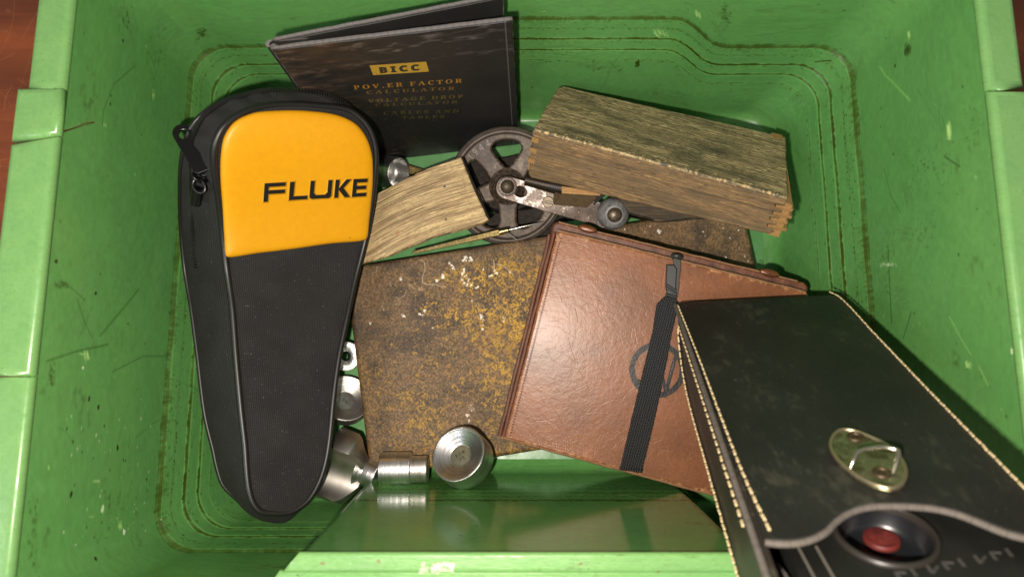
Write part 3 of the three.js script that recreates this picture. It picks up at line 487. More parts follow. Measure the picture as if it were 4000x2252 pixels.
  const cover = part(book, 'front_cover', plate(f, rect(0, 0, W, Hh, 1), 0.0006, 0.0006, 0.0002, [cw / sc, ch / sc], 1, [-0.002, -0.002]), mSkin, { label: 'front cover with faded gold title' });
  part(book, 'cover_board', plate(f, rect(-0.0006, -0.0006, W + 0.0002, Hh - 0.001, 2), 0, 0.0017, 0.0003, [0.1, 0.1], 1), mBoard);
  part(book, 'inner_sheet', plate(f, rect(0.012, 0.0006, W - 0.002, Hh - 0.002, 4), -0.0018, 0.0008, 0.0002, [0.1, 0.1], 1), mIn);
  const bl = at(1075, 165, 0.151), brr = at(1965, -8, 0.151);
  const fb = frame(bl, brr.clone().sub(bl), V(bl.x * 0 + 0.0, -0.150, -0.004)); if (fb.Y.z < 0) fb.Y.negate();
  const W2 = brr.distanceTo(bl);
  part(book, 'back_cover', plate(fb, rect(0.0, 0.0, W2, 0.149, 6), 0, 0.0008, 0.0002, [0.1, 0.14], 1), mIn);
  part(book, 'cover_board', plate(fb, rect(-0.0004, -0.0010, W2 + 0.0006, 0.1485, 8), -0.0008, 0.0014, 0.0003, [0.1, 0.1], 1), mBoard);
  part(book, 'back_skin', plate(fb, rect(-0.0002, 0.0006, W2 + 0.0002, 0.149, 9), -0.0023, 0.0005, 0.0001, [0.1, 0.14], 1), mIn);
  // folded spine joining the covers
  const sp = []; const cA = on(f, 0, 0, -0.0002), cB = on(fb, 0, 0, -0.0016), down = V(0, -0.147, 0);
  const prof = [on(f, 0.010, 0.0, -0.0030), on(f, 0.001, 0, -0.0026), cA.clone().lerp(cB, 0.12).add(V(-0.0022, 0, 0)), cA.clone().lerp(cB, 0.5).add(V(-0.0034, 0, 0)), cA.clone().lerp(cB, 0.88).add(V(-0.0020, 0, 0)), on(fb, 0.002, 0, -0.0004), on(fb, 0.013, 0.001, 0.0004)];
  const cur = new THREE.CatmullRomCurve3(prof), inn = []; const pts = []; for (let k = 0; k <= 24; k++) pts.push(cur.getPoint(k / 24));
  const dirZ = f.Z.clone().multiplyScalar(0.147);
  part(book, 'spine', loft([0, 0.02, 0.5, 1].map((t) => pts.map((p) => p.clone().addScaledVector(dirZ, t))), false), std({ map: mIn.map, roughness: 0.7, side: THREE.DoubleSide }));
  const inside = pts.map((p) => p.clone().add(V(0.0016, 0, 0)));
  part(book, 'spine_lining', mergeGeometries([loft([pts.map((p) => p.clone().addScaledVector(dirZ, -0.004)), inside.map((p) => p.clone().addScaledVector(dirZ, -0.004))], false), loft([pts, pts.map((p) => p.clone().addScaledVector(dirZ, -0.004))], false), loft([inside, inside.map((p) => p.clone().addScaledVector(dirZ, -0.004))], false)]), mBoard);
}

// ---------------------------------------------------------------- wood
function woodTex(seed, base, dark, light, opt = {}) {                // grain runs along u
  const w = opt.w ?? 1024, h = opt.h ?? 512, a = field(w, h, 3, 40, 4, seed), b = field(w, h, 10, 170, 3, seed + 1), c = field(w, h, 7, 7, 5, seed + 2), d = field(w, h, opt.dx ?? 70, opt.dy ?? 50, 3, seed + 3), bow = opt.bow ?? 0, k1 = opt.k1 ?? 0.5, k2 = opt.k2 ?? 0.25;
  return canvasOf(w, h, (x, y, i) => {
    const yy = ((y + bow * Math.sin(x / w * Math.PI) * h) | 0) % h, j = ((yy + h) % h) * w + x;
    let q = mix3(base, dark, clamp((a[j] - 0.5) * (opt.g ?? 2.4) + 0.3)); q = mix3(q, light, clamp((b[j] - 0.56) * 5) * (opt.l ?? 0.6)); q = mix3(q, opt.stain ?? dark, clamp((c[i] * 0.55 + d[i] * 0.45 - (opt.s0 ?? 0.55)) * 8) * (opt.s ?? 0.6));
    const k = 0.9 + (b[j] - 0.5) * k1 + (d[i] - 0.5) * k2; return [q[0] * k, q[1] * k, q[2] * k];
  });
}
function woodMat(cv, rx = 1, ry = 1, bump = 0.0005) { const t = texOf(cv, true, rx, ry); return std({ map: t, roughness: 0.75, bumpMap: t, bumpScale: bump }); }
{ // finger jointed box lying on its edge
  const box = thing('wooden_box', 'long grimy wooden box with finger joints, tilted on its edge', 'box', V(0.08, 0.06, -0.13));
  const D = at(2080, 505, 0.0925), C = at(3083, 775, 0.1075), A = at(2190, 336, 0.0575), B = at(3089, 515, 0.0700), G = at(2062, 688, 0.0729), E = at(3022, 898, 0.0878);
  const fT = frame(D, C.clone().sub(D), A.clone().sub(D)), fS = frame(D, C.clone().sub(D), G.clone().sub(D));
  if (fT.Y.y < 0) fT.Y.negate(); if (fS.Y.y < 0) fS.Y.negate();
  const l2 = (f, p) => { const d = p.clone().sub(f.o); return [d.dot(f.X), d.dot(f.Z)]; };
  const L = C.distanceTo(D);
  const [c1, g1] = woodTex(301, [156, 136, 97], [110, 97, 66], [198, 176, 128], { stain: [54, 52, 36], s: 0.75, s0: 0.55, k1: 0.3, k2: 0.85, dx: 60, dy: 90, l: 0.8 }), r = rng(303);
  for (let k = 0; k < 700; k++) scratch(g1, r, r() * 1024, r() * 512, 6 + r() * 46, (r() - 0.5) * 0.9, rgba(r() < 0.6 ? [176, 158, 104] : [44, 44, 30], 0.5), 0.8 + r() * 1.4);
  for (let k = 0; k < 46; k++) blob(g1, r, r() * 1024, r() * 512, 2 + r() * 6, rgba([38, 42, 30], 0.35));
  for (let k = 0; k < 150; k++) blob(g1, r, r() * 1024, 512 - r() * r() * 44, 2 + r() * 6, rgba(r() < 0.7 ? [200, 170, 120] : [70, 70, 66], 0.6));
  const mTop = woodMat(c1, 1, 1, 0.0007);
  const [c2, g2] = woodTex(311, [124, 98, 62], [90, 70, 44], [164, 132, 86], { stain: [66, 56, 38], s: 0.6, s0: 0.54, k1: 0.3, k2: 0.8, dx: 50, dy: 90 });
  for (let k = 0; k < 520; k++) scratch(g2, r, r() * 1024, r() * 512, 10 + r() * 70, (r() - 0.5) * 0.4, rgba(r() < 0.6 ? [190, 156, 108] : [60, 46, 30], 0.4), 0.8 + r() * 1.2);
  for (let k = 0; k < 190; k++) blob(g2, r, r() * 1024, r() * r() * 46, 1.5 + r() * 5, rgba(r() < 0.7 ? [186, 156, 108] : [62, 60, 54], 0.5));
  const mSide = woodMat(c2, 1, 1, 0.0007), mEnd = woodMat(woodTex(321, [192, 148, 86], [140, 100, 54], [222, 182, 120], { w: 256, h: 128, s: 0.3 })[0], 8, 8);
  const tp = [[0, 0], l2(fT, C), l2(fT, B), l2(fT, A)];
  const W1 = Math.max(tp[2][1], tp[3][1]) * 1.02;
  const top = wobble([[0.0002, 0.0002], [tp[1][0] - 0.0006, 0.0002], [tp[2][0] - 0.001, tp[2][1]], [tp[3][0] + 0.0012, tp[3][1]], [tp[3][0] - 0.001, tp[3][1] - 0.003]], 0.0035, 0.0006, 331);
  const uvT = plate(fT, top, 0.0004, 0.0042, 0.001, [L, -W1], 2, [0, 0]);
  part(box, 'lid_board', uvT, mTop, { label: 'grey worn upper board' });
  const sp = [[0, 0], l2(fS, C), l2(fS, E), l2(fS, G)], W2 = Math.max(sp[2][1], sp[3][1]) * 1.02;
  // long side: its end is cut into fingers
  const nf = 5, fr = [], ex = sp[1][0] - 0.001; const ez = (t) => [lerp(sp[1][0], sp[2][0], t), lerp(0.003, sp[2][1], t)];
  const sidePts = [[0.0004, 0.0006], [sp[1][0] - 0.0006, 0.0006]];
  for (let k = 0; k < nf; k++) { const a = ez(k / nf), b = ez((k + 0.5) / nf), c = ez((k + 1) / nf), cut = 0.0046; if (k) sidePts.push([a[0] - 0.0004, a[1]]); sidePts.push([b[0] - 0.0004, b[1]]); if (k < nf - 1) { sidePts.push([b[0] - cut, b[1] + 0.0002], [c[0] - cut, c[1] - 0.0002]); } }
  sidePts.push([sp[2][0] - 0.002, sp[2][1]], [sp[3][0] + 0.002, sp[3][1] + 0.0004], [sp[3][0], sp[3][1] - 0.0015]);
  part(box, 'side_board', plate(fS, wobble(sidePts, 0.004, 0.00035, 333), 0.0003, 0.0045, 0.0008, [L, W2], 2), mSide, { label: 'brown side board with finger joints' });
  // end board: its own fingers stand proud of the side
  const nS = fS.Y, along = fS.X;
  for (let k = 0; k < nf - 1; k++) {
    const b = ez((k + 0.54) / nf), c = ez((k + 0.96) / nf), ext = 0.0042 + (k % 2) * 0.0008, o = 0.0004;
    const pts = [[b[0] - 0.0044, b[1]], [b[0] + ext, b[1]], [c[0] + ext, c[1]], [c[0] - 0.0044, c[1]]];
    part(box, 'joint_finger', plate(fS, wobble(pts, 0.0012, 0.0003, 340 + k), 0.0002 + (k % 2) * 0.0005, 0.008, 0.0006, [0.02, 0.02], 2), mEnd);
  }
  for (let k = 0; k < 3; k++) { const z = 0.004 + k * 0.0062; part(box, 'joint_finger', plate(fS, wobble([[0.0004, z], [0.0046, z + 0.0003], [0.0046, z + 0.0030], [0.0004, z + 0.0028]], 0.0012, 0.0003, 360 + k), 0.00055, 0.004, 0.0004, [0.02, 0.02], 2), mEnd); }
  // far, under and end boards
  const inw = nS.clone().multiplyScalar(-1), dn = fT.Y.clone().multiplyScalar(-1), T2 = W2 * 0.92;
  const P = (p, q) => p.clone().addScaledVector(fS.Z, q);
  const eb = [C.clone().addScaledVector(along, 0.0030).addScaledVector(fT.Y, -0.002).addScaledVector(fS.Z, 0.001), B.clone().addScaledVector(along, -0.0035).addScaledVector(fT.Y, -0.003)];
  const endTop = [eb[1], eb[0], eb[0].clone().addScaledVector(along, -0.006), eb[1].clone().addScaledVector(along, -0.006)];
  part(box, 'end_board', hexa([...endTop, ...endTop.map((p) => p.clone().addScaledVector(fS.Z, T2 * 0.75))], 0.03), mEnd);
  const e2 = [D.clone().addScaledVector(along, 0.0012).addScaledVector(fT.Y, -0.003), A.clone().addScaledVector(along, 0.0012).addScaledVector(fT.Y, -0.003)];
  const e2t = [e2[0], e2[1], e2[1].clone().addScaledVector(along, 0.005), e2[0].clone().addScaledVector(along, 0.005)];
  part(box, 'end_board', hexa([...e2t, ...e2t.map((p) => p.clone().addScaledVector(fS.Z, T2 * 0.8))], 0.03), mEnd);
  const far = [A.clone().addScaledVector(along, 0.004).addScaledVector(fT.Y, -0.004), B.clone().addScaledVector(along, -0.003).addScaledVector(fT.Y, -0.004)];
  const ft = [far[0], far[1], far[1].clone().addScaledVector(fT.Z, -0.004), far[0].clone().addScaledVector(fT.Z, -0.004)];
  part(box, 'side_board', hexa([...ft, ...ft.map((p) => p.clone().addScaledVector(fS.Z, T2 * 0.8))], 0.05), mSide);
  // the dark loose slat under it
  const sl = thing('dark_wood', 'dark thin wooden board under the lower edge of the tilted box', 'board', at(2560, 820, 0.06));
  part(sl, 'slat_board', plate(FLAT, wobble(pxy([[2400, 740], [2560, 775], [2790, 838], [2760, 848], [2560, 862], [2540, 848], [2455, 826]], 0.055), 0.005, 0.0005, 351), 0.055, 0.005, 0.0008, [0.12, 0.05], 2), woodMat(woodTex(353, [78, 64, 44], [52, 42, 28], [100, 84, 58], { w: 512, h: 256 })[0]));
}
{ // pale plank end beside the pouch
  const R0 = at(1800, 612, 0.054), R1 = at(1906, 856, 0.054);
  const f = frame(R0, at(1470, 752, 0.045).sub(R0), R1.clone().sub(R0)); if (f.Y.y < 0) f.Y.negate();
  const h2 = (u, v) => hit(f, u, v);
  const pts = [[1800, 612], [1850, 733], [1906, 856], [1880, 872], [1780, 902], [1690, 925], [1600, 962], [1500, 1004], [1418, 1026], [1330, 1050], [1360, 830], [1472, 756], [1560, 708], [1650, 665], [1730, 636]].map(([u, v]) => h2(u, v));
  const t = thing('wood_offcut', 'pale grainy flat wooden plank end resting on the iron wheel', 'plank', at(1650, 830, 0.04));
  const [c, g] = woodTex(361, [206, 178, 128], [156, 128, 90], [226, 198, 146], { stain: [120, 98, 70], s: 0.35, s0: 0.58, g: 3.0, bow: 0.08, l: 0.8 }), r = rng(363);
  for (let k = 0; k < 120; k++) { const y0 = r() * 560 - 20, x0 = r() * 900, l = 90 + r() * 420, w = 1 + r() * 3.4; g.lineWidth = w; g.strokeStyle = rgba([88, 70, 54], 0.3 + r() * 0.4); g.beginPath(); for (let x = x0; x < x0 + l; x += 14) g[x === x0 ? 'moveTo' : 'lineTo'](x, y0 - 46 * Math.sin(clamp(x / 1024) * 3.14) + (r() - 0.5) * 2.4); g.stroke(); }
  blob(g, r, 250, 190, 9, rgba([40, 50, 90], 0.7)); blob(g, r, 330, 400, 9, rgba([50, 40, 30], 0.6)); blob(g, r, 720, 360, 18, rgba([150, 70, 50], 0.25));
  part(t, 'plank_face', plate(f, wobble(pts, 0.003, 0.0004, 365), 0, 0.0045, 0.0007, [0.078, 0.045], 2, [-0.004, -0.004]), woodMat(c, 1, 1, 0.0006));
  part(t, 'plank_end', plate(f, wobble([[1800, 613], [1850, 733], [1905, 854], [1911, 850], [1856, 730], [1806, 612]].map(([u, v]) => h2(u, v)), 0.003, 0.0002, 367), -0.0012, 0.003, 0.0005, [0.02, 0.02], 1), std({ color: 0x2a2018, roughness: 0.85 }));
}

// ---------------------------------------------------------------- rusty tin
{
  const o = V(-0.1024, 0.025, -0.082), f = frame(o, V(0.2453, 0, -0.0395), V(0.02, 0, 0.1239)); f.Y.set(0, 1, 0);
  const W = 0.2484, L = 0.1262, tin = thing('rusty_tin', 'flat rusty tin with flaking mustard paint under the brown leather case', 'tin', V(0.03, 0, -0.04));
  const w = 2000, h = 1024, a = field(w, h, 8, 4, 5, 401), b = field(w, h, 90, 45, 4, 402), d = field(w, h, 320, 160, 3, 403), e = field(w, h, 24, 12, 5, 404);
  const [c, g] = canvasOf(w, h, (x, y, i) => {
    const X = x / w, Y = y / h; let q = mix3([116, 91, 60], [84, 66, 46], clamp((0.5 - e[i]) * 4 + 0.15));
    const keep = sstep(0.80, 0.45, X) * sstep(0.02, 0.14, Y) * (0.55 + 0.45 * sstep(1.0, 0.55, Y)), m = a[i] * 0.3 + b[i] * 0.4 + d[i] * 0.3 + 0.20 * (sstep(0.10, 0.42, X) - 0.62) * sstep(0.98, 0.25, Y);
    q = mix3(q, [140, 108, 50], clamp((m - 0.43) * 5) * keep); q = mix3(q, [186, 142, 48], clamp((m - 0.505) * 7) * keep * sstep(0.03, 0.22, X + 0.05) * (0.45 + 0.55 * clamp((b[i] - 0.4) * 6))); q = mix3(q, [128, 92, 64], clamp((d[i] * 0.6 + e[i] * 0.4 - 0.60) * 8) * 0.7);
    const k = 0.88 + (d[i] - 0.5) * 0.75; return [q[0] * k, q[1] * k, q[2] * k];
  });
  const r = rng(407), q = (u, v) => { const p = hit(f, u, v); return [p[0] / W * w, p[1] / L * h]; };
  const spot = (u, v, rad, col = [232, 226, 210], op = 0.95) => { const p = q(u, v); for (let k = 0; k < 9; k++) blob(g, r, p[0] + (r() + r() - 1) * rad * 1.3, p[1] + (r() + r() - 1) * rad * 1.3, rad * (0.16 + r() * r() * 0.85), rgba(col, op * (0.6 + 0.4 * r())), 7); };
  const S = (x, y) => [1340 + x / 2.995, 880 + y / 2.995];
  for (const [x, y, rd] of [[1430, 390, 13], [1490, 385, 12], [1410, 415, 9], [1265, 470, 9], [1290, 500, 8], [1250, 440, 6], [1410, 530, 10], [1400, 560, 7], [1440, 590, 7], [1470, 630, 7], [1390, 630, 6], [1165, 605, 10], [1095, 640, 8], [1095, 660, 6], [1415, 678, 7], [1450, 690, 7], [1500, 695, 7], [1570, 722, 7], [1720, 590, 8], [1795, 560, 7], [1780, 530, 6], [1950, 545, 6], [1645, 510, 5], [1620, 1075, 8], [1630, 1215, 7], [1880, 1080, 7], [1878, 1120, 5], [960, 1000, 8], [900, 1035, 6], [700, 1060, 9], [670, 625, 7], [1050, 1200, 5], [1510, 880, 5], [320, 1140, 6], [935, 1045, 5]]) spot(...S(x, y), rd);
  for (const [x, y, rd] of [[800, 730, 16], [920, 740, 14], [650, 900, 14], [540, 690, 9], [470, 960, 9], [1060, 690, 8]]) spot(...S(x, y), rd, [178, 148, 112], 0.5);
  const vein = (list, col, lw) => { g.strokeStyle = col; g.lineWidth = lw; g.lineJoin = 'round'; g.beginPath(); list.forEach(([x, y], i) => g[i ? 'lineTo' : 'moveTo'](...q(...S(x, y)))); g.stroke(); };
  vein([[890, 400], [950, 430], [960, 510], [930, 600], [930, 670], [1000, 690], [1080, 690], [1130, 710], [1205, 715]], rgba([166, 150, 122], 0.75), 5); vein([[740, 760], [720, 820], [650, 860], [620, 830]], rgba([150, 136, 110], 0.7), 5); vein([[390, 470], [395, 540], [330, 560]], rgba([150, 130, 100], 0.6), 6); vein([[1760, 400], [1775, 520]], rgba([190, 176, 150], 0.8), 4); vein([[1800, 450], [1880, 470], [1995, 580]], rgba([190, 176, 150], 0.7), 4); vein([[1500, 860], [1560, 930], [1600, 1040]], rgba([150, 130, 100], 0.5), 3); vein([[1310, 520], [1400, 470], [1470, 440]], rgba([180, 160, 130], 0.5), 4);
  for (const [u, v, rd] of [[1838, 1590, 8], [1825, 1620, 8], [1845, 1600, 7], [1832, 1645, 6], [1890, 1250, 6], [1880, 1230, 7], [1885, 1270, 5]]) spot(u, v, rd, [216, 196, 178]);
  for (const [u, v, rd] of [[2575, 902, 11], [2748, 905, 4], [2885, 899, 5], [2825, 889, 3], [2852, 928, 4], [2834, 1001, 6], [2522, 906, 4], [2540, 884, 3], [2922, 1018, 4], [2890, 970, 4], [2910, 1000, 3], [2755, 922, 3], [2440, 895, 4]]) spot(u, v, rd, [226, 222, 212]);
  for (const [u, v, rd] of [[2640, 895, 22], [2665, 905, 18], [2700, 925, 26], [2770, 940, 26], [2750, 970, 24], [2820, 935, 16], [2560, 935, 14], [2605, 930, 16]]) for (let k = 0; k < 16; k++) spot(u + (r() - 0.5) * 34, v + (r() - 0.5) * 26, rd * 0.22, r() < 0.6 ? [126, 98, 70] : [120, 100, 44], 0.5);
  for (let k = 0; k < 420; k++) blob(g, r, r() * w, r() * h, 1 + r() * 3.4, r() < 0.5 ? rgba([158, 116, 84], 0.6) : rgba([30, 24, 18], 0.55), 6);
  for (let k = 0; k < 60; k++) scratch(g, r, r() * w, r() * h, 20 + r() * 90, r() * 6.28, rgba([140, 126, 100], 0.35), 1 + r());
  const tex = texOf(c), mLid = std({ map: tex, roughness: 0.66, metalness: 0, bumpMap: texOf(corroded(411, [120, 120, 120], [200, 200, 200], [40, 40, 40], [255, 255, 255])[0], false, 3, 2), bumpScale: 0.0006 });
  const pts = roundRect(0, 0, W, L, [0.006, 0.006, 0.006, 0.012], 8);
  part(tin, 'lid', plate(f, pts, 0, 0.011, 0.003, [W, L], 5), mLid, { label: 'rusty lid with mustard paint patches' });
  part(tin, 'body', plate(f, roundRect(0.0012, 0.0012, W - 0.0012, L - 0.0012, [0.005, 0.005, 0.005, 0.011], 6), -0.0112, 0.0136, 0.002, [W, L], 2), darkIron);
}

// ---------------------------------------------------------------- cast iron wheel with crank
const font = await new FontLoader().loadAsync('fonts/droid/droid_sans_bold.typeface.json');
{
  const LIFT = 0.022, SC = 0.94, TILT = 0.36, c = at(1982, 726, LIFT + 0.008); c.y = 0; c.z -= 0.0026; const R = 0.0382;   // it lies on the iron pieces under it
  const up = V(0, Math.cos(TILT), Math.sin(TILT)), base = V(c.x, LIFT, c.z);
  const atW = (u, v, y) => { const d = ray(u, v), o = base.clone().addScaledVector(up, SC * y), p = CAM.clone().addScaledVector(d, o.sub(CAM).dot(up) / d.dot(up)).sub(base).applyAxisAngle(V(1, 0, 0), -TILT).divideScalar(SC); return p.add(c); };
  const t = thing('hand_wheel', 'brown cast iron hand wheel with five spokes and date 1944', 'hand wheel', V(c.x, 0, c.z));
  const P = (r, a) => [Math.cos(a) * r, -Math.sin(a) * r];
  // web with five kidney openings
  const sh = new THREE.Shape(ringPts(0, 0, 0.0345, 0.0345, 96));
  for (let k = 0; k < 5; k++) {
    const a0 = THREE.MathUtils.degToRad(91 + 72 * k), hp = [], r1 = 0.0108, r2 = 0.0302, N = 40;
    for (let i = 0; i < N; i++) { const q = i / N * 6.2832, cx = Math.cos(q), sy = Math.sin(q), e = 0.62, sx = Math.sign(cx) * Math.pow(Math.abs(cx), e), sv = Math.sign(sy) * Math.pow(Math.abs(sy), e); const rr = lerp(r1, r2, 0.5 + 0.5 * sx), half = Math.max(0.16, 0.628 - 0.0052 / rr); const aa = a0 + half * sv * (rr < 0.015 ? 0.9 : 1); hp.push(new THREE.Vector2(Math.cos(aa) * rr, Math.sin(aa) * rr)); }
    const h = new THREE.Path(new THREE.CatmullRomCurve3(hp.map((p) => V(p.x, p.y, 0)), true).getPoints(70).slice(0, -1).map((p) => new THREE.Vector2(p.x, p.y))); sh.holes.push(h);
  }
  const web = new THREE.ExtrudeGeometry(sh, { depth: 0.003, bevelEnabled: true, bevelThickness: 0.0022, bevelSize: 0.0020, bevelOffset: -0.0012, bevelSegments: 5, curveSegments: 64 });
  web.rotateX(-Math.PI / 2); web.translate(c.x, 0.0040, c.z); part(t, 'web', web, castIron);
  part(t, 'rim', turned([[0.0335, 0.002], [R, 0.002], [R + 0.0004, 0.004], [R + 0.0004, 0.0090], [R - 0.0006, 0.0108], [0.0356, 0.0126], [0.0348, 0.0126], [0.0340, 0.0116], [0.0335, 0.0094], [0.0335, 0.002]], 96, c, V(0, 1, 0)), ironEdge);
  part(t, 'hub', turned([[0.0001, 0.0175], [0.0060, 0.0175], [0.0070, 0.0168], [0.0074, 0.0150], [0.0084, 0.0115], [0.0118, 0.0096], [0.0126, 0.008], [0.0126, 0.001], [0.0001, 0.001]], 40, c, V(0, 1, 0)), castIron);
  [['1', 142], ['9', 133], ['4', 124], ['4', 114.5]].forEach(([ch, deg]) => { const g = new TextGeometry(ch, { font, size: 0.0044, depth: 0.0005, curveSegments: 4 }); g.center(); g.scale(0.85, 1, 1); g.rotateX(-Math.PI / 2); g.rotateY(THREE.MathUtils.degToRad(deg - 90) * 0.9); const [x, z] = P(0.0304, THREE.MathUtils.degToRad(deg)); g.translate(c.x + x, 0.0093, c.z + z); part(t, 'digit', g, std({ color: 0x7d756c, roughness: 0.7, metalness: 0.1 })); });
  // crank arm
  const y = 0.0225, A = atW(1982, 733, y), Bq = atW(2372, 846, y), f = frame(A, Bq.clone().sub(A), V(0, 0, 1)); f.Y.set(0, 1, 0);
  const Lb = Bq.distanceTo(A), hw = 0.0069, s2 = new THREE.Shape(); s2.absarc(0, 0, hw, Math.PI / 2, Math.PI * 1.5, false); s2.lineTo(Lb, -hw * 1.05); s2.absarc(Lb, 0, hw * 1.05, -Math.PI / 2, Math.PI / 2, false); s2.closePath();
  s2.holes.push(new THREE.Path(ringPts(0.0086, 0, 0.0044, 0.0038, 36)));
  const ag = new THREE.ExtrudeGeometry(s2, { depth: 0.0022, bevelEnabled: true, bevelThickness: 0.0005, bevelSize: 0.0005, bevelSegments: 2, curveSegments: 20 });
  ag.applyMatrix4(new THREE.Matrix4().makeBasis(f.X, f.Z, f.Y.clone().negate()).setPosition(A)); const arm = part(t, 'crank_arm', ag, wornSteel);
  const dome = (u, v, yy, r, h, m, nm, par = t) => { const p = atW(u, v, yy); part(par, nm, turned([[0.0001, h], [r * 0.4, h * 0.92], [r * 0.75, h * 0.62], [r, 0.0004], [r, -0.003], [0.0001, -0.003]], 24, V(p.x, yy, p.z), V(0, 1, 0)), m); return p; };
  const rustBolt = std({ map: texOf(corroded(441, [108, 95, 78], [146, 134, 116], [76, 62, 48], [190, 180, 160])[0], true, 3, 3), roughness: 0.42, metalness: 0.6 });
  { const p = atW(1982, 728, y); part(t, 'washer', turned([[0.004, 0.0012], [0.0058, 0.0011], [0.0061, 0.0006], [0.0061, -0.002], [0.004, -0.002]], 28, V(p.x, y + 0.0006, p.z), V(0, 1, 0)), wornSteel); }
  dome(1982, 728, y + 0.0012, 0.0046, 0.0036, rustBolt, 'bolt');
  { const p = atW(2141, 788, y + 0.0006), r = 0.0036; const a = []; for (const s of [-1, 1]) { const q = new THREE.Shape(); q.absarc(0, 0, r, 0.16, Math.PI - 0.16, false); q.closePath(); const g = new THREE.ExtrudeGeometry(q, { depth: 0.0012, bevelEnabled: true, bevelThickness: 0.0006, bevelSize: 0.0004, bevelOffset: -0.0004, bevelSegments: 2 }); g.rotateX(-Math.PI / 2); if (s < 0) g.rotateY(Math.PI); g.rotateY(-0.25); g.translate(p.x, y + 0.0004, p.z); a.push(g); } part(t, 'screw_head', mergeGeometries([...a, new THREE.CylinderGeometry(r, r, 0.001, 20).translate(p.x, y + 0.0004, p.z).toNonIndexed()]), rustBolt); }
  const kp = atW(2391, 832, 0.03); const kn = V(kp.x, y, kp.z);
  const zinc = std({ map: texOf(corroded(451, [130, 128, 126], [156, 154, 150], [104, 102, 100], [176, 174, 168])[0], true, 2, 2), roughness: 0.55, metalness: 0.1 });
  const knob = part(t, 'crank_knob', turned([[0.0001, 0.0005], [0.0058, 0.0005], [0.0066, 0.0022], [0.0092, 0.0062], [0.0100, 0.0102], [0.0098, 0.0135], [0.0082, 0.0172], [0.0060, 0.0192], [0.0048, 0.0194], [0.0001, 0.0194]], 40, kn, V(0, 1, 0)), zinc, { label: 'grey turned crank knob with a rusty rivet' });
  part(knob, 'rivet', turned([[0.0001, 0.0026], [0.002, 0.0024], [0.0038, 0.0015], [0.0046, 0.0002], [0.0046, -0.002], [0.0001, -0.002]], 24, V(kn.x, y + 0.0194, kn.z), V(0, 1, 0)), rustBolt);
  part(t, 'ferrule', turned([[0.004, 0], [0.0062, 0], [0.0066, 0.0009], [0.0066, 0.0022], [0.004, 0.0022]], 24, V(kn.x - 0.0008, y + 0.0004, kn.z + 0.0006), V(0, 1, 0)), steelPin);
  t.position.y = LIFT; t.rotation.x = TILT; t.scale.setScalar(SC);
}
{ // iron bars lying under the wheel
  const t = thing('iron_plate', 'dark rusty iron plate lying under the spoked wheel', 'iron plate', at(2000, 720, 0)); const mk = (px, y, th, m, name, s) => part(t, name, plate(FLAT, wobble(pxy(px, y), 0.004, 0.0006, s), y, th, 0.0008, [0.1, 0.1], 2), m);
  mk([[1770, 640], [1905, 622], [2068, 592], [2200, 565], [2260, 760], [2180, 792], [2060, 800], [1990, 835], [1900, 800], [1790, 800]], 0.011, 0.0105, darkIron, 'plate_body', 471);
  const b = thing('iron_bar', 'narrow dark iron bar crossing below the wheel spokes', 'iron bar', at(2000, 850, 0)); part(b, 'bar_body', plate(FLAT, wobble(pxy([[1890, 838], [2000, 822], [2160, 800], [2260, 800], [2250, 850], [2130, 868], [2000, 878], [1905, 880]], 0.008), 0.004, 0.0005, 473), 0.008, 0.0076, 0.0008, [0.1, 0.1], 2), darkIron);
  part(b, 'bar_end', plate(FLAT, wobble(pxy([[2015, 912], [2060, 880], [2120, 872], [2170, 880], [2180, 920], [2120, 950], [2050, 948]], 0.006), 0.004, 0.0005, 475), 0.006, 0.0056, 0.0008, [0.1, 0.1], 2), darkIron);
  part(b, 'paint_patch', plate(FLAT, wobble(pxy([[2026, 890], [2042, 880], [2067, 876], [2092, 872], [2084, 886], [2064, 895], [2046, 900], [2032, 899]], 0.0074), 0.0015, 0.0006, 477), 0.0074, 0.0016, 0.0004, [0.1, 0.1], 1), std({ map: texOf(corroded(479, [196, 160, 20], [214, 180, 40], [120, 96, 20], [70, 60, 20])[0], true, 20, 20), roughness: 0.6 }), { label: 'chipped yellow paint' });
}
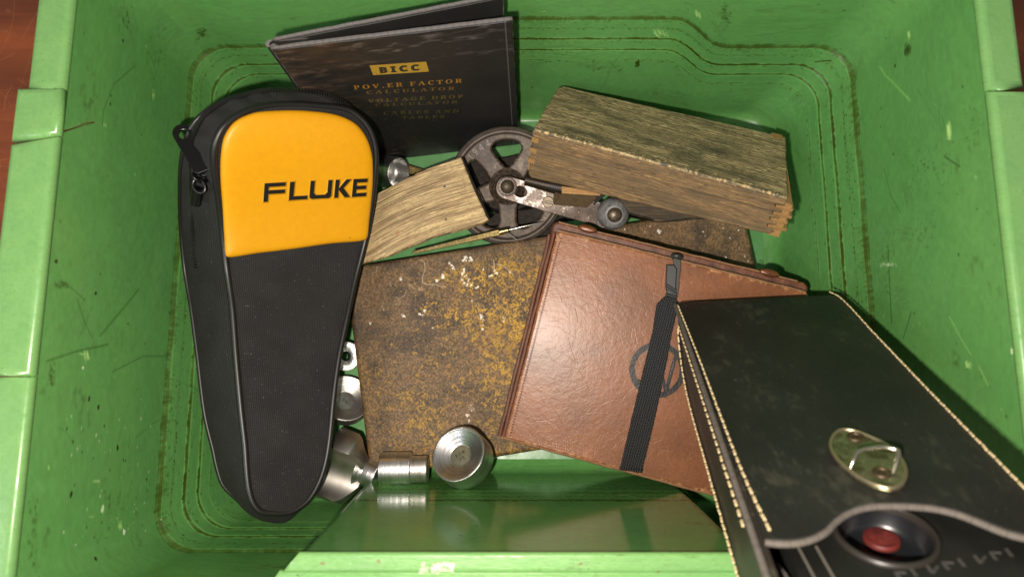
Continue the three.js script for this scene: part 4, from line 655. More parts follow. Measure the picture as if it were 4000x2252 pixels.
{ // small angled wood stub on the crank arm
  const t = thing('wood_stub', 'small cut wooden stub lying across the crank arm beside the knob', 'wood stub', at(2250, 770, 0.03));
  const a = at(2194, 727, 0.058), b = at(2353, 750, 0.058), c = at(2343, 763, 0.057), d = at(2195, 754, 0.057), e = at(2294, 811, 0.0455), g = at(2163, 799, 0.0455);
  const back = [a.clone().add(V(-0.004, -0.013, -0.001)), b.clone().add(V(-0.002, -0.013, -0.001))];
  const pale = woodMat(woodTex(491, [196, 150, 92], [164, 116, 66], [222, 180, 124], { w: 256, h: 128, s: 0.1 })[0], 3, 3), dull = woodMat(woodTex(495, [104, 84, 56], [78, 60, 38], [128, 106, 72], { w: 256, h: 128 })[0], 3, 3);
  part(t, 'cut_face', hexa([a, b, c, d, ...[a, b, c, d].map((p) => p.clone().add(V(0, -0.0025, 0)))], 0.03), pale, { label: 'pale freshly cut face' });
  const up = [d.clone().add(V(0, -0.0002, 0)), c.clone().add(V(0, -0.0002, 0)), e, g]; part(t, 'stub_body', hexa([d.clone().add(V(0, -0.0026, -0.0003)), c.clone().add(V(0, -0.0026, -0.0003)), e, g, back[0], back[1], e.clone().add(V(-0.001, -0.0022, -0.001)), g.clone().add(V(0, -0.0022, -0.001))], 0.03), dull);
  part(t, 'sloping_face', hexa([up[0].clone().add(V(0, 0.0001, 0)), up[1].clone().add(V(0, 0.0001, 0)), e.clone().add(V(0, 0.0002, 0)), g.clone().add(V(0, 0.0002, 0)), ...up.map((p) => p.clone().add(V(0, -0.0016, -0.0012)))], 0.03), dull);
  const tp = thing('torn_tape', 'torn scrap of black tape between wood stub and grey knob', 'tape', at(2345, 770, 0.04));
  part(tp, 'tape_scrap', plate(FLAT, pxy([[2350, 750], [2374, 755], [2352, 772], [2338, 786], [2322, 800], [2317, 794], [2324, 788], [2320, 780], [2332, 779], [2329, 768], [2342, 768]], 0.0585), 0.0585, 0.0008, 0.0001, [1, 1], 1), std({ color: 0x0d0d0d, roughness: 0.6 }));
}
{ // scribers
  const fluted = (a, b, r0, r1, n) => { const L = a.distanceTo(b), rows = []; for (let j = 0; j <= 12; j++) { const row = [], R = lerp(r0, r1, j / 12) * (j === 0 || j === 12 ? 0.86 : 1); for (let i = 0; i < n * 4; i++) { const q = i / (n * 4) * 6.2832, rr = R * (1 - 0.13 * (i % 4 === 0 ? 1 : i % 4 === 2 ? 0 : 0.35)); row.push(V(Math.cos(q) * rr, j === 0 ? 0 : j === 12 ? L : lerp(0.0004, L - 0.0004, (j - 1) / 10), Math.sin(q) * rr)); } rows.push(row); } return aim(loft(rows, true, null, true, true), a, b.clone().sub(a)); };
  const a = at(1612, 986, 0.0285), b = at(1951, 906, 0.0365), c = at(1990, 897, 0.0372), d = at(2118, 869, 0.0375);
  const t = thing('brass_scriber', 'fluted brass scriber with a steel needle along the tin edge', 'scriber', a);
  part(t, 'handle', fluted(a, b, 0.0010, 0.0023, 18), brass); part(t, 'collar', mergeGeometries([bar(b, b.clone().lerp(c, 0.9), 0.00195, 0.0016, 20), bar(b.clone().lerp(c, 0.88), c, 0.00185, 0.0014, 20)]), std({ map: brass.map, metalness: 1, roughness: 0.3 }));
  part(t, 'needle', tubeAlong([c, c.clone().lerp(d, 0.6).add(V(0, 0.0004, 0)), d], 0.00042, false, 20, 8), steelPin);
  const a2 = at(1470, 622, 0.004), b2 = at(1760, 712, 0.004), t2 = thing('brass_scriber', 'ribbed brass rod half hidden under the pale plank and metal cup', 'scriber', a2);
  part(t2, 'handle', fluted(a2, b2, 0.0034, 0.0034, 20), brass);
  const n = thing('steel_pin', 'thin bright steel pin on the wheel rim beside the scriber collar', 'pin', at(2000, 920, 0.012)); part(n, 'shaft', bar(at(1982, 910, 0.0345), at(2020, 936, 0.0325), 0.0004, 0.0003, 8), steelPin);
  const a3 = at(2052, 702, 0.046), b3 = at(2146, 724, 0.046), c3 = at(2226, 742, 0.046), d3 = at(2268, 752, 0.046), t3 = thing('knurled_scriber', 'dark knurled steel scriber poking out from under the wooden box', 'scriber', a3);
  const kn = []; { const L = b3.distanceTo(c3), rows = []; for (let j = 0; j <= 30; j++) { const row = []; for (let i = 0; i < 48; i++) { const q = i / 48 * 6.2832; row.push(V(Math.cos(q), 0, Math.sin(q)).multiplyScalar(0.0041 - 0.00022 * ((i + j) % 3 === 0 ? 1 : 0)).setY(L * j / 30)); } rows.push(row); } kn.push(aim(loft(rows, true, null, true, true), b3, c3.clone().sub(b3))); }
  const blued = std({ color: 0x34302c, metalness: 0.7, roughness: 0.42 }); part(t3, 'shank', bar(a3, b3, 0.0032, 0.0040, 20), std({ map: castIron.map, color: 0x9a8a78, metalness: 0.5, roughness: 0.45 })); part(t3, 'grip', kn[0], blued); part(t3, 'tip', bar(c3, d3, 0.0034, 0.0030, 20), std({ color: 0xd9d9d6, roughness: 0.4, metalness: 0.3 }));
  const k = thing('black_tool_handle', 'glossy black tool handle end poking out behind the grey knob', 'tool handle', at(2500, 840, 0.03)); part(k, 'grip', turned([[0.0001, 0], [0.0022, 0.0002], [0.0034, 0.003], [0.0030, 0.012], [0.0024, 0.018], [0.0012, 0.0205], [0.0001, 0.021]], 20, at(2440, 822, 0.03), at(2560, 852, 0.026).sub(at(2440, 822, 0.03))), phys({ color: 0x0b0b0c, roughness: 0.3 }));
}

// ---------------------------------------------------------------- turned aluminium adaptors
function stampTex(lines, seed) { const a = field(256, 256, 8, 8, 4, seed); const [c, g] = canvasOf(256, 256, (x, y, i) => { const k = 205 + (a[i] - 0.5) * 70; return [k, k * 0.985, k * 0.96]; }); g.fillStyle = 'rgba(80,76,70,0.6)'; g.textAlign = 'center'; g.font = 'bold 58px sans-serif'; lines.forEach((s, i) => g.fillText(s, 128, 128 + (i - (lines.length - 1) / 2) * 58 + 20)); g.strokeStyle = 'rgba(90,86,80,0.5)'; g.lineWidth = 5; g.beginPath(); g.arc(128, 128, 118, 0, 7); g.stroke(); return std({ map: texOf(c), metalness: 1, roughness: 0.36 }); }
const GRP = 'aluminium adaptors';
{
  // stepped plug lying on its side
  let t = thing('stepped_plug', 'bright stepped aluminium plug lying on its side on the tin corner', 'metal plug', at(1578, 1832, 0.0345), GRP);
  const a = at(1485, 1831, 0.0345), b = at(1673, 1830, 0.0345), L = a.distanceTo(b), R1 = 0.0094, R2 = 0.0075, s = L * 0.645;
  part(t, 'plug_body', turned([[0.0001, 0], [0.0045, 0.0001], [R1 - 0.0006, 0.0001], [R1, 0.0007], [R1, L * 0.425], [R1 - 0.00025, L * 0.43], [R1, L * 0.437], [R1, s - 0.0003], [R1 - 0.0003, s], [R2 + 0.0002, s], [R2, s + 0.0003]], 48, a, b.clone().sub(a)), alu);
  part(t, 'plug_neck', turned([[R2, s + 0.0002], [R2 - 0.0001, s + 0.004], [R2, L - 0.0008], [R2 - 0.0006, L - 0.0001], [0.004, L], [0.0001, L]], 48, a, b.clone().sub(a)), aluDull);
  // cup facing up
  const ax = V(-0.36, 0.84, -0.40).normalize(), rc = at(1788, 1770, 0.0545);
  t = thing('metal_cup', 'shallow aluminium cup with stamped centre, tipped up on the tin edge', 'metal cup', rc, GRP);
  const R = 0.0157, dp = 0.0045, base = rc.clone().addScaledVector(ax, -0.017);
  part(t, 'cup_body', turned([[0.0001, -0.006], [0.0066, -0.006], [0.0070, -0.0055], [0.0070, -0.001], [0.0074, -0.0006], [0.0100, -0.0006], [R - 0.0012, 0.0032], [R, 0.0044], [R, 0.0166], [R - 0.0003, 0.017], [R - 0.0012, 0.017], [R - 0.0016, 0.0167], [0.0064, 0.0132], [0.0060, 0.0130]], 64, base, ax), alu);
  { const g = new THREE.CircleGeometry(0.0061, 40); g.rotateX(-Math.PI / 2); g.rotateY(0.5); part(t, 'stamped_disc', aim(g, base.clone().addScaledVector(ax, 0.0131), ax), stampTex(['E.I.R', '20'], 511)); }
  // cup beside the tin, half under the pouch
  const ax2 = V(0.34, 0.84, -0.42).normalize(), rc2 = at(1352, 1552, 0.0215), b2 = rc2.clone().addScaledVector(ax2, -0.016), Q = 0.0150;
  t = thing('metal_cup', 'dull aluminium cup wedged between the pouch and the rusty tin', 'metal cup', rc2, GRP);
  part(t, 'cup_body', turned([[0.0001, -0.006], [0.0075, -0.006], [0.0080, -0.005], [0.0082, 0.002], [0.0130, 0.0065], [Q, 0.0095], [Q, 0.0155], [Q - 0.0005, 0.016], [Q - 0.0010, 0.0159], [0.0064, 0.0118], [0.0058, 0.0116]], 64, b2, ax2), aluDull);
  { const g = new THREE.CircleGeometry(0.0059, 40); g.rotateX(-Math.PI / 2); g.rotateY(-0.5); part(t, 'stamped_disc', aim(g, b2.clone().addScaledVector(ax2, 0.0117), ax2), stampTex(['1⅛'], 513)); }
  // bright ring
  const rc3 = at(1338, 1388, 0.024); t = thing('metal_ring', 'small bright aluminium ring beside the pouch above the dull cup', 'metal ring', rc3, GRP);
  part(t, 'ring_body', turned([[0.0030, 0.0055], [0.0046, 0.0066], [0.0062, 0.0072], [0.0084, 0.0070], [0.0088, 0.0064], [0.0088, -0.012], [0.0030, -0.012], [0.0030, 0.0055]], 48, rc3.clone().add(V(0, -0.006, 0)), V(0.35, 1, 0.05)), alu);
  // cup behind the pouch at the top
  const ax4 = V(0.84, 0.46, 0.26).normalize(), rc4 = at(1558, 676, 0.019), b4 = rc4.clone().addScaledVector(ax4, -0.022), Z = 0.0102;
  t = thing('metal_cup', 'polished aluminium cup lying above the pale plank beside the yellow panel', 'metal cup', rc4, GRP);
  part(t, 'cup_body', turned([[0.0001, 0], [Z - 0.001, 0], [Z, 0.001], [Z, 0.0216], [Z - 0.0004, 0.022], [Z - 0.0008, 0.0218], [Z - 0.0016, 0.014], [Z - 0.0024, 0.012], [0.0052, 0.0112], [0.0001, 0.0110]], 56, b4, ax4), alu);
  // saddle cut adaptor with a stem
  const A = V(0.93, 0.14, 0.34).normalize(), hc = at(1368, 1818, 0.0225);
  t = thing('scalloped_adaptor', 'aluminium adaptor with scooped sides and a short stem beside the pouch tip', 'metal adaptor', hc, GRP);
  const ev = new Evaluator(); ev.attributes = ['position', 'normal', 'uv']; ev.useGroups = false;
  const brush = (g) => { const b = new Brush(g); b.updateMatrixWorld(); return b; };
  let res = brush(new THREE.LatheGeometry([[0, -0.0100], [0.0222, -0.0100], [0.0228, -0.0094], [0.0228, 0.0020], [0.0208, 0.0046], [0.0098, 0.0106], [0, 0.0106]].map(([x, y]) => new THREE.Vector2(Math.max(x, 1e-5), y)), 72));
  for (let k = 0; k < 3; k++) { const c = new Brush(new THREE.CylinderGeometry(0.0150, 0.0172, 0.06, 56)); const q = THREE.MathUtils.degToRad(120 * k); c.position.set(Math.cos(q) * 0.0245, -0.008, Math.sin(q) * 0.0245); c.rotation.set(0, -q, 0.16, 'YXZ'); c.updateMatrixWorld(); res = ev.evaluate(res, c, SUBTRACTION); res.updateMatrixWorld(); }
  const g = res.geometry.clone(), D = V(-0.30, 0.90, 0.22); D.addScaledVector(A, -D.dot(A)).normalize();
  g.applyMatrix4(new THREE.Matrix4().makeBasis(D, A, D.clone().cross(A)).setPosition(hc)); part(t, 'scooped_head', g, aluPlain);
  const st = hc.clone().addScaledVector(A, 0.0066); part(t, 'stem', turned([[0.0100, -0.0006], [0.0092, 0.0006], [0.0080, 0.0018], [0.0076, 0.0026], [0.0080, 0.0040], [0.0080, 0.0108], [0.0074, 0.0116], [0.0001, 0.0117]], 40, st, A), alu);
  const sb = at(1262, 1902, 0.012); t = thing('metal_stub', 'stub of an aluminium rod peeping out under the pouch tip', 'metal stub', sb, GRP); part(t, 'rod_end', bar(at(1225, 1890, 0.012), sb, 0.0072, 0.0068, 28), alu);
}

// ---------------------------------------------------------------- brown leather instrument case
{
  const TL = V(0.0247, 0.065, -0.0956), TR = V(0.1614, 0.0699, -0.0596), BL = V(-0.005, 0.0478, 0.0191);
  const f = frame(TL, TR.clone().sub(TL), BL.clone().sub(TL)); if (f.Y.y < 0) f.Y.negate();
  const W = TR.distanceTo(TL), L = BL.distanceTo(TL);
  const t = thing('leather_case', 'scuffed brown leather instrument case with a black webbing strap', 'leather case', V(0.07, 0.026, -0.03));
  const sc = 9600, cw = Math.round(W * sc), ch = Math.round(L * sc), a = field(cw, ch, 6, 5, 5, 601), b = field(cw, ch, 90, 80, 3, 602), d = field(cw, ch, 300, 260, 1, 603), e = field(cw, ch, 40, 36, 4, 604);
  const [c, g] = canvasOf(cw, ch, (x, y, i) => {
    const X = x / cw, Y = y / ch, ed = Math.min(x, cw - x, y, ch - y); const k = 0.92 + (a[i] - 0.5) * 0.35 + (b[i] - 0.5) * 0.14 + (d[i] - 0.5) * 0.06; let q = [134 * k, 84 * k, 53 * k];
    q = mix3(q, [178, 132, 90], clamp((e[i] * 0.6 + b[i] * 0.4 - 0.50 - Math.min(y, ch - y) * 0.010 + 0.12) * 6) * (Math.min(y, ch - y) < 60 ? 1 : 0));
    q = mix3(q, [96, 52, 32], clamp((b[i] - 0.66) * 5) * 0.4); return q;
  });
  const r = rng(607), p2 = (u, v) => { const p = hit(f, u, v); return [p[0] * sc, p[1] * sc]; };
  for (let k = 0; k < 150; k++) scratch(g, r, r() * cw, r() * ch, 10 + r() * r() * 190, r() * 6.28, rgba(r() < 0.6 ? [190, 140, 104] : [96, 56, 36], 0.3), 1 + r() * 1.6);
  for (let k = 0; k < 220; k++) blob(g, r, r() * cw, r() * ch, 0.8 + r() * 2.6, rgba(r() < 0.5 ? [196, 158, 124] : [84, 50, 34], 0.45), 7);
  for (const [u0, v0, u1, v1] of [[2380, 1410, 2480, 1345], [2120, 1530, 2270, 1465], [2110, 1570, 2220, 1615], [2260, 1290, 2400, 1250], [2300, 1350, 2290, 1480]]) { g.strokeStyle = rgba([188, 140, 104], 0.5); g.lineWidth = 2.4; g.beginPath(); g.moveTo(...p2(u0, v0)); g.lineTo(...p2(u1, v1)); g.stroke(); }
  // stitches along the left edge
  for (let k = 0; k < 74; k++) { const y = 26 + k / 73 * (ch - 52), x = 34 + Math.sin(k) * 1.5; g.fillStyle = rgba([64, 36, 24], 0.9); g.beginPath(); g.ellipse(x, y, 2.6, 5.2, 0, 0, 7); g.fill(); g.fillStyle = rgba([176, 130, 92], 0.5); g.fillRect(x - 2, y + 5, 4, 3); }
  for (let k = 0; k < 120; k++) blob(g, r, 10 + r() * 16, r() * ch, 2 + r() * 5, rgba([170, 122, 84], 0.4));
  for (let k = 0; k < 26; k++) blob(g, r, r() * 34, r() * 60, 3 + r() * 6, rgba(r() < 0.75 ? [176, 130, 88] : [60, 36, 30], 0.7));
  // printed ring mark
  { const [x, y] = p2(2568, 1444), rr = Math.hypot(p2(2465, 1444)[0] - x, p2(2465, 1444)[1] - y) - 6; g.strokeStyle = rgba([30, 27, 26], 1); g.lineWidth = 30; g.beginPath(); g.arc(x, y, rr, 0, 7); g.stroke(); g.lineWidth = 20; g.beginPath(); g.moveTo(...p2(2482, 1482)); g.lineTo(...p2(2530, 1500)); g.lineTo(...p2(2566, 1380)); g.lineTo(...p2(2602, 1530)); g.lineTo(...p2(2640, 1390)); g.stroke(); for (let k = 0; k < 26; k++) { const an = r() * 6.28, q = rr + (r() - 0.5) * 26; blob(g, r, x + Math.cos(an) * q, y + Math.sin(an) * q, 1 + r() * 2, rgba([142, 84, 54], 0.7), 6); } }
  const [bc, bg] = canvasOf(cw >> 1, ch >> 1, (x, y, i) => { const j = (y * 2) * cw + x * 2, k = 150 + (b[j] - 0.5) * 60 + (d[j] - 0.5) * 30 + (e[j] - 0.5) * 110; return [k, k, k]; });
  for (let k = 0; k < 420; k++) scratch(bg, r, r() * cw / 2, r() * ch / 2, 6 + r() * r() * 80, r() * 6.28, rgba(r() < 0.6 ? [60, 60, 60] : [220, 220, 220], 0.5), 0.8 + r() * 1.4);
  for (let k = 0; k < 74; k++) { const y = (26 + k / 73 * (ch - 52)) / 2; bg.fillStyle = 'rgb(20,20,20)'; bg.beginPath(); bg.ellipse(17, y, 1.6, 3, 0, 0, 7); bg.fill(); }
  const mat = phys({ map: texOf(c), bumpMap: texOf(bc, false), bumpScale: 0.00020, roughness: 0.355, specularIntensity: 0.62, clearcoat: 0.03, clearcoatRoughness: 0.2 });
  const hide = corroded(611, [110, 62, 38], [134, 82, 52], [78, 42, 26], [170, 130, 96])[0], mDark = std({ map: texOf(hide, true, 6, 6), roughness: 0.5, bumpMap: rough, bumpScale: 0.0003 });
  const mTan = std({ map: texOf(corroded(615, [150, 110, 74], [182, 144, 102], [104, 66, 40], [80, 48, 32])[0], true, 10, 10), roughness: 0.8 });
  part(t, 'lid', plate(f, wobble(roundRect(0.0004, 0.0002, W, L - 0.0002, [0.0022, 0.003, 0.003, 0.0012], 5), 0.005, 0.0003, 621), 0, 0.006, 0.0014, [W, L], 4), mat, { label: 'glossy scratched brown lid' });
  // worn raw edges
  const edge = (list, rad, s) => { const rr = rng(s), q = list.map(([x, z, h]) => on(f, x + (rr() - 0.5) * 0.0004, z + (rr() - 0.5) * 0.0003, h)); return tubeAlong(q, rad, false, 120, 7); };
  const L2 = (n, x0, z0, x1, z1, h) => Array.from({ length: n }, (_, k) => [lerp(x0, x1, k / (n - 1)), lerp(z0, z1, k / (n - 1)), h]);
  part(t, 'worn_edge', edge(L2(24, 0.001, 0.0004, W - 0.002, 0.0006, -0.0011), 0.0010, 623), mTan); part(t, 'worn_edge', edge(L2(24, 0.0, L - 0.0006, W - 0.002, L - 0.0004, -0.0012), 0.0011, 625), mTan);
  part(t, 'piping', edge(L2(18, -0.0008, 0.002, -0.0004, L - 0.001, -0.0012), 0.0011, 627), mDark); part(t, 'piping', edge(L2(18, -0.0030, 0.0035, -0.0024, L - 0.0005, -0.0034), 0.0012, 629), mDark);
  part(t, 'body', plate(f, roundRect(-0.003, -0.0052, W + 0.001, L + 0.0008, [0.003, 0.004, 0.003, 0.003], 5), -0.0066, 0.026, 0.0014, [0.2, 0.2], 3), mDark, { label: 'dark brown leather case body' });
  part(t, 'worn_edge', edge(L2(24, 0.0, -0.0050, W - 0.006, -0.0050, -0.0070), 0.0006, 631), mTan);
  for (const [u, v] of [[2296, 893], [3008, 1066]]) { const p = hit(f, u, v, -0.006), q = on(f, p[0], p[1], -0.0064); const g2 = turned([[0.0001, 0.0013], [0.0030, 0.0011], [0.0046, 0.0007], [0.0054, 0.0001], [0.0050, -0.001], [0.0001, -0.001]], 28, V(0, 0, 0), V(0, 1, 0)); g2.scale(1.05, 1, 0.42); g2.applyMatrix4(new THREE.Matrix4().makeBasis(f.X, f.Y, f.Z).setPosition(q)); part(t, 'stud', g2, std({ map: texOf(corroded(635, [122, 74, 40], [146, 96, 54], [88, 52, 30], [190, 150, 110])[0]), roughness: 0.34, metalness: 0.35 })); }
  // strap
  const wv = 384, [sc1] = canvasOf(wv, wv, (x, y) => { const k = 0.5 + 0.5 * Math.sin((x + 5 * Math.sin(y * 6.283 / 32)) * 6.283 / 24), m = 0.5 + 0.5 * Math.sin(y * 6.283 / 16 + ((x / 24) | 0) * 2.1), t2 = 14 + 34 * k + 44 * m * k; return [t2, t2, t2 * 1.03]; });
  const [sb1] = canvasOf(wv, wv, (x, y) => { const k = 0.5 + 0.5 * Math.sin((x + 5 * Math.sin(y * 6.283 / 32)) * 6.283 / 24), m = 0.5 + 0.5 * Math.sin(y * 6.283 / 16 + ((x / 24) | 0) * 2.1); const v = 60 + 120 * k + 60 * m * k; return [v, v, v]; });
  const web = std({ map: texOf(sc1, true, 0.62, 0.62), bumpMap: texOf(sb1, false, 0.62, 0.62), bumpScale: 0.0012, roughness: 0.5 });
  const S = (list, h) => list.map(([u, v]) => hit(f, u, v, h));
  const wideL = [[2596, 1158], [2588, 1165], [2574, 1178], [2566, 1186], [2550, 1290], [2520, 1420], [2490, 1540], [2464, 1650], [2440, 1750], [2423, 1826]], wideR = [[2510, 1838], [2532, 1750], [2556, 1650], [2580, 1540], [2604, 1420], [2626, 1300], [2640, 1240], [2648, 1180], [2640, 1150]];
  const strap = part(t, 'strap', plate(f, wobble(S([...wideL, ...wideR], 0.002), 0.0016, 0.0003, 641), 0.0022, 0.0018, 0.0007, [0.013, 0.013], 3, [0, 0]), web, { label: 'black ribbed webbing strap' });
  part(t, 'strap_end', plate(f, S([[2423, 1824], [2420, 1836], [2510, 1848], [2514, 1835]], 0.0034), 0.0032, 0.0026, 0.0008, [0.013, 0.013], 3), web);
  const tape = phys({ color: 0x2c2c2c, roughness: 0.42 });
  part(t, 'strap_tape', plate(f, wobble(S([[2604, 1032], [2634, 1033], [2646, 1050], [2642, 1110], [2640, 1135], [2646, 1150], [2640, 1158], [2606, 1146], [2600, 1120]], 0.0028), 0.0016, 0.0002, 643), 0.0032, 0.0026, 0.0006, [0.02, 0.02], 2), tape);
  part(t, 'strap_tape', plate(f, wobble(S([[2628, 1004], [2660, 1006], [2661, 1030], [2656, 1090], [2650, 1150], [2636, 1150], [2638, 1060]], 0.0018), 0.0016, 0.0002, 645), 0.002, 0.0018, 0.0004, [0.02, 0.02], 2), std({ color: 0x3e3e3a, roughness: 0.7 }));
  part(t, 'strap_loop', tubeAlong([on(f, ...hit(f, 2626, 1000, 0.0015), 0.0015), on(f, ...hit(f, 2644, 999, 0.003), 0.0032), on(f, ...hit(f, 2660, 1006, 0.0015), 0.0014)], 0.0016, false, 24, 8), tape);
  for (const [u0, v0, u1, v1] of [[2603, 1112, 2642, 1136], [2604, 1122, 2640, 1146], [2600, 1150, 2646, 1160]]) part(t, 'strap_crease', bar(on(f, ...hit(f, u0, v0, 0.0036), 0.0036), on(f, ...hit(f, u1, v1, 0.0036), 0.0034), 0.0008, 0.0007, 8), tape);
}

// ---------------------------------------------------------------- black leather case leaning up at the front
{
  const TL = V(0.0863, 0.08, -0.0526), TR = V(0.1664, 0.0901, -0.0551), BL = V(0.0687, 0.2423, 0.0368);
  const f = frame(TL, TR.clone().sub(TL), BL.clone().sub(TL)); if (f.Y.z > 0) f.Y.negate();   // Y points out of the stitched front
  const W = TR.distanceTo(TL), L = BL.distanceTo(TL), T = 0.034;
  const t = thing('stitched_case', 'tall black leather case with white stitching and an oval clasp', 'leather case', V(0.11, 0.06, -0.01));
  const hide = (seed, base, w = 1024, h = 1024) => { const a = field(w, h, 6, 6, 5, seed), b = field(w, h, 40, 30, 4, seed + 1), d = field(w, h, 220, 220, 2, seed + 2); const r = rng(seed); const [c, g] = canvasOf(w, h, (x, y, i) => { const k = 0.75 + (a[i] - 0.5) * 0.7 + (d[i] - 0.5) * 0.3; let q = [base[0] * k, base[1] * k, base[2] * k]; q = mix3(q, [70, 69, 57], clamp((a[i] * 0.5 + b[i] * 0.5 - 0.56) * 6) * 0.55); return q; }); for (let k = 0; k < 260; k++) blob(g, r, r() * w, r() * h, 0.8 + r() * 2.2, rgba([112, 110, 92], 0.4), 6); for (let k = 0; k < 90; k++) scratch(g, r, r() * w, r() * h, 10 + r() * 60, r() * 6.28, rgba([88, 86, 68], 0.3), 1.2); return texOf(c); };
  const mFace = std({ map: hide(701, [33, 33, 29]), roughness: 0.55, bumpMap: rough, bumpScale: 0.0003 }), mGus = std({ map: hide(711, [46, 38, 31], 512, 512), roughness: 0.5 });
  const mCut = std({ map: texOf(corroded(721, [104, 96, 89], [132, 122, 113], [74, 67, 60], [150, 140, 130])[0], true, 20, 20), roughness: 0.9 }), mThread = std({ color: 0xc9b489, roughness: 0.8 });
  const h2 = (u, v, h = 0) => hit(f, u, v, h);
  const wave = [[2990, 2106], [3050, 2112], [3110, 2110], [3170, 2096], [3225, 2068], [3262, 2030], [3300, 2002], [3350, 1980], [3420, 1967], [3520, 1966], [3640, 1974], [3740, 1996], [3830, 2030], [3920, 2066], [4000, 2088], [4120, 2100]].map(([u, v]) => h2(u, v));
  const edge0 = [[0.002, 0.0004], [W - 0.004, 0], [W, 0.003], [W + 0.0002, L * 0.5], [W, wave[wave.length - 1][1]]];
  const facePts = [[0, 0.003], ...edge0, ...[...wave].reverse().filter((p) => p[0] < W - 0.001 && p[0] > 0.001)];
  part(t, 'front_panel', plate(f, facePts, 0.0002, 0.0028, 0.0009, [0.1, 0.16], 3), mFace, { label: 'black worn front panel' });
  const wv = wave.filter((p) => p[0] > 0.0005).map(([x, z]) => on(f, x, z, -0.0010)); part(t, 'cut_edge', tubeAlong(wv, 0.00105, false, 90, 8), mCut);
  // gusset, its far end rounded
  const side = (x, dz) => { const o = on(f, x, 0, 0); return { o, X: f.Z.clone(), Z: f.Y.clone().negate(), Y: f.X.clone().multiplyScalar(dz) }; };
  const gl = side(0.0, -1); const zEnd = L + 0.03;
  const gp = [[0.0045, 0.0012], [zEnd, 0.0012], [zEnd, T], [0.05, T], [0.036, T * 0.97], [0.022, T * 0.82], [0.012, T * 0.60], [0.006, T * 0.36], [0.0035, T * 0.15]];
  part(t, 'gusset', plate(gl, gp, -0.0004, 0.0022, 0.0006, [0.08, 0.08], 2), mGus);
  const gr = side(W, 1); part(t, 'gusset', plate(gr, gp, -0.0006, 0.0022, 0.0006, [0.08, 0.08], 2), mGus);
  part(t, 'cut_edge', tubeAlong([[0.003, 0.0005], [0.04, 0.0009], [0.09, 0.0009], [0.14, 0.0009], [L, 0.0010], [zEnd, 0.001]].map(([z, d]) => on(f, -0.0006, z, -d)), 0.0011, false, 60, 8), mCut);
  part(t, 'back_panel', loft([0, 1].map((s) => [[0.0035, T * 0.15], [0.006, T * 0.36], [0.012, T * 0.60], [0.022, T * 0.82], [0.036, T * 0.97], [0.05, T], [0.1, T], [zEnd, T]].map(([z, d]) => on(f, s ? W : 0, z, -d - 0.0004))), false), mFace);
  // thread
  const seam = (pts, step, len, rad) => { const cu = new THREE.CatmullRomCurve3(pts), Lc = cu.getLength(), n = Math.floor(Lc / step), gs = [], r = rng(731 + n); for (let k = 0; k < n; k++) { const p = cu.getPointAt((k + 0.5) / n), tg = cu.getTangentAt((k + 0.5) / n).add(V((r() - 0.5) * 0.16, (r() - 0.5) * 0.16, (r() - 0.5) * 0.1)).normalize(); const g = new THREE.CapsuleGeometry(rad, len, 3, 6); gs.push(aim(g, p, tg)); } return mergeGeometries(gs); };
  const lineOn = (list, h) => list.map(([u, v]) => on(f, ...h2(u, v), h));
  part(t, 'stitching', seam(lineOn([[2648, 1194], [2730, 1400], [2820, 1640], [2910, 1870], [3010, 2082]], 0.0006), 0.0042, 0.0022, 0.00046), mThread, { kind: 'stuff' });
  part(t, 'stitching', seam(lineOn([[3238, 1142], [3275, 1160], [3420, 1310], [3620, 1520], [3820, 1725], [4040, 1950]], 0.0006), 0.0040, 0.0026, 0.00042), mThread, { kind: 'stuff' });
  part(t, 'stitching', seam([[0.014, 0.0068], [0.05, 0.0066], [0.10, 0.0066], [0.15, 0.0066], [L - 0.012, 0.0066]].map(([z, d]) => on(f, -0.0009, z, -d)), 0.0050, 0.0022, 0.00048), mThread, { kind: 'stuff' });
  part(t, 'stitching', seam([[0.0145, 0.0080], [0.017, 0.0150], [0.026, 0.0225], [0.042, 0.0285], [0.06, 0.0305], [0.10, 0.0308], [0.15, 0.0308], [zEnd, 0.0308]].map(([z, d]) => on(f, -0.0009, z, -d)), 0.0042, 0.0024, 0.00048), mThread, { kind: 'stuff' });
  // clasp
  const oldBrass = std({ map: texOf(corroded(741, [150, 148, 112], [184, 178, 146], [112, 100, 72], [206, 180, 140])[0]), metalness: 0.8, roughness: 0.36 });
  const outline = new THREE.CatmullRomCurve3([[3240, 1738], [3252, 1700], [3285, 1676], [3335, 1680], [3395, 1702], [3455, 1730], [3505, 1768], [3536, 1812], [3546, 1855], [3528, 1895], [3488, 1913], [3435, 1904], [3375, 1878], [3315, 1838], [3265, 1790]].map(([u, v]) => { const p = h2(u, v, 0.0014); return V(p[0], 0, p[1]); }), true, 'centripetal').getPoints(70).slice(0, -1).map((p) => [p.x, p.z]);
  part(t, 'clasp_plate', plate(f, outline, 0.0016, 0.0014, 0.0007, [0.02, 0.02], 3), oldBrass, { label: 'tarnished oval brass clasp plate' });
  const inner = outline.map((p) => { const c0 = h2(3394, 1795, 0.0014); return [lerp(c0[0], p[0], 0.93), lerp(c0[1], p[1], 0.93)]; });
  part(t, 'clasp_bead', tubeAlong(outline.filter((_, i) => i % 2 === 0).map((p, i) => { const q = inner[i * 2]; return on(f, (p[0] + q[0]) / 2, (p[1] + q[1]) / 2, 0.0017); }), 0.0006, true, 90, 8), std({ color: 0xb8ab8c, metalness: 0.9, roughness: 0.35 }));
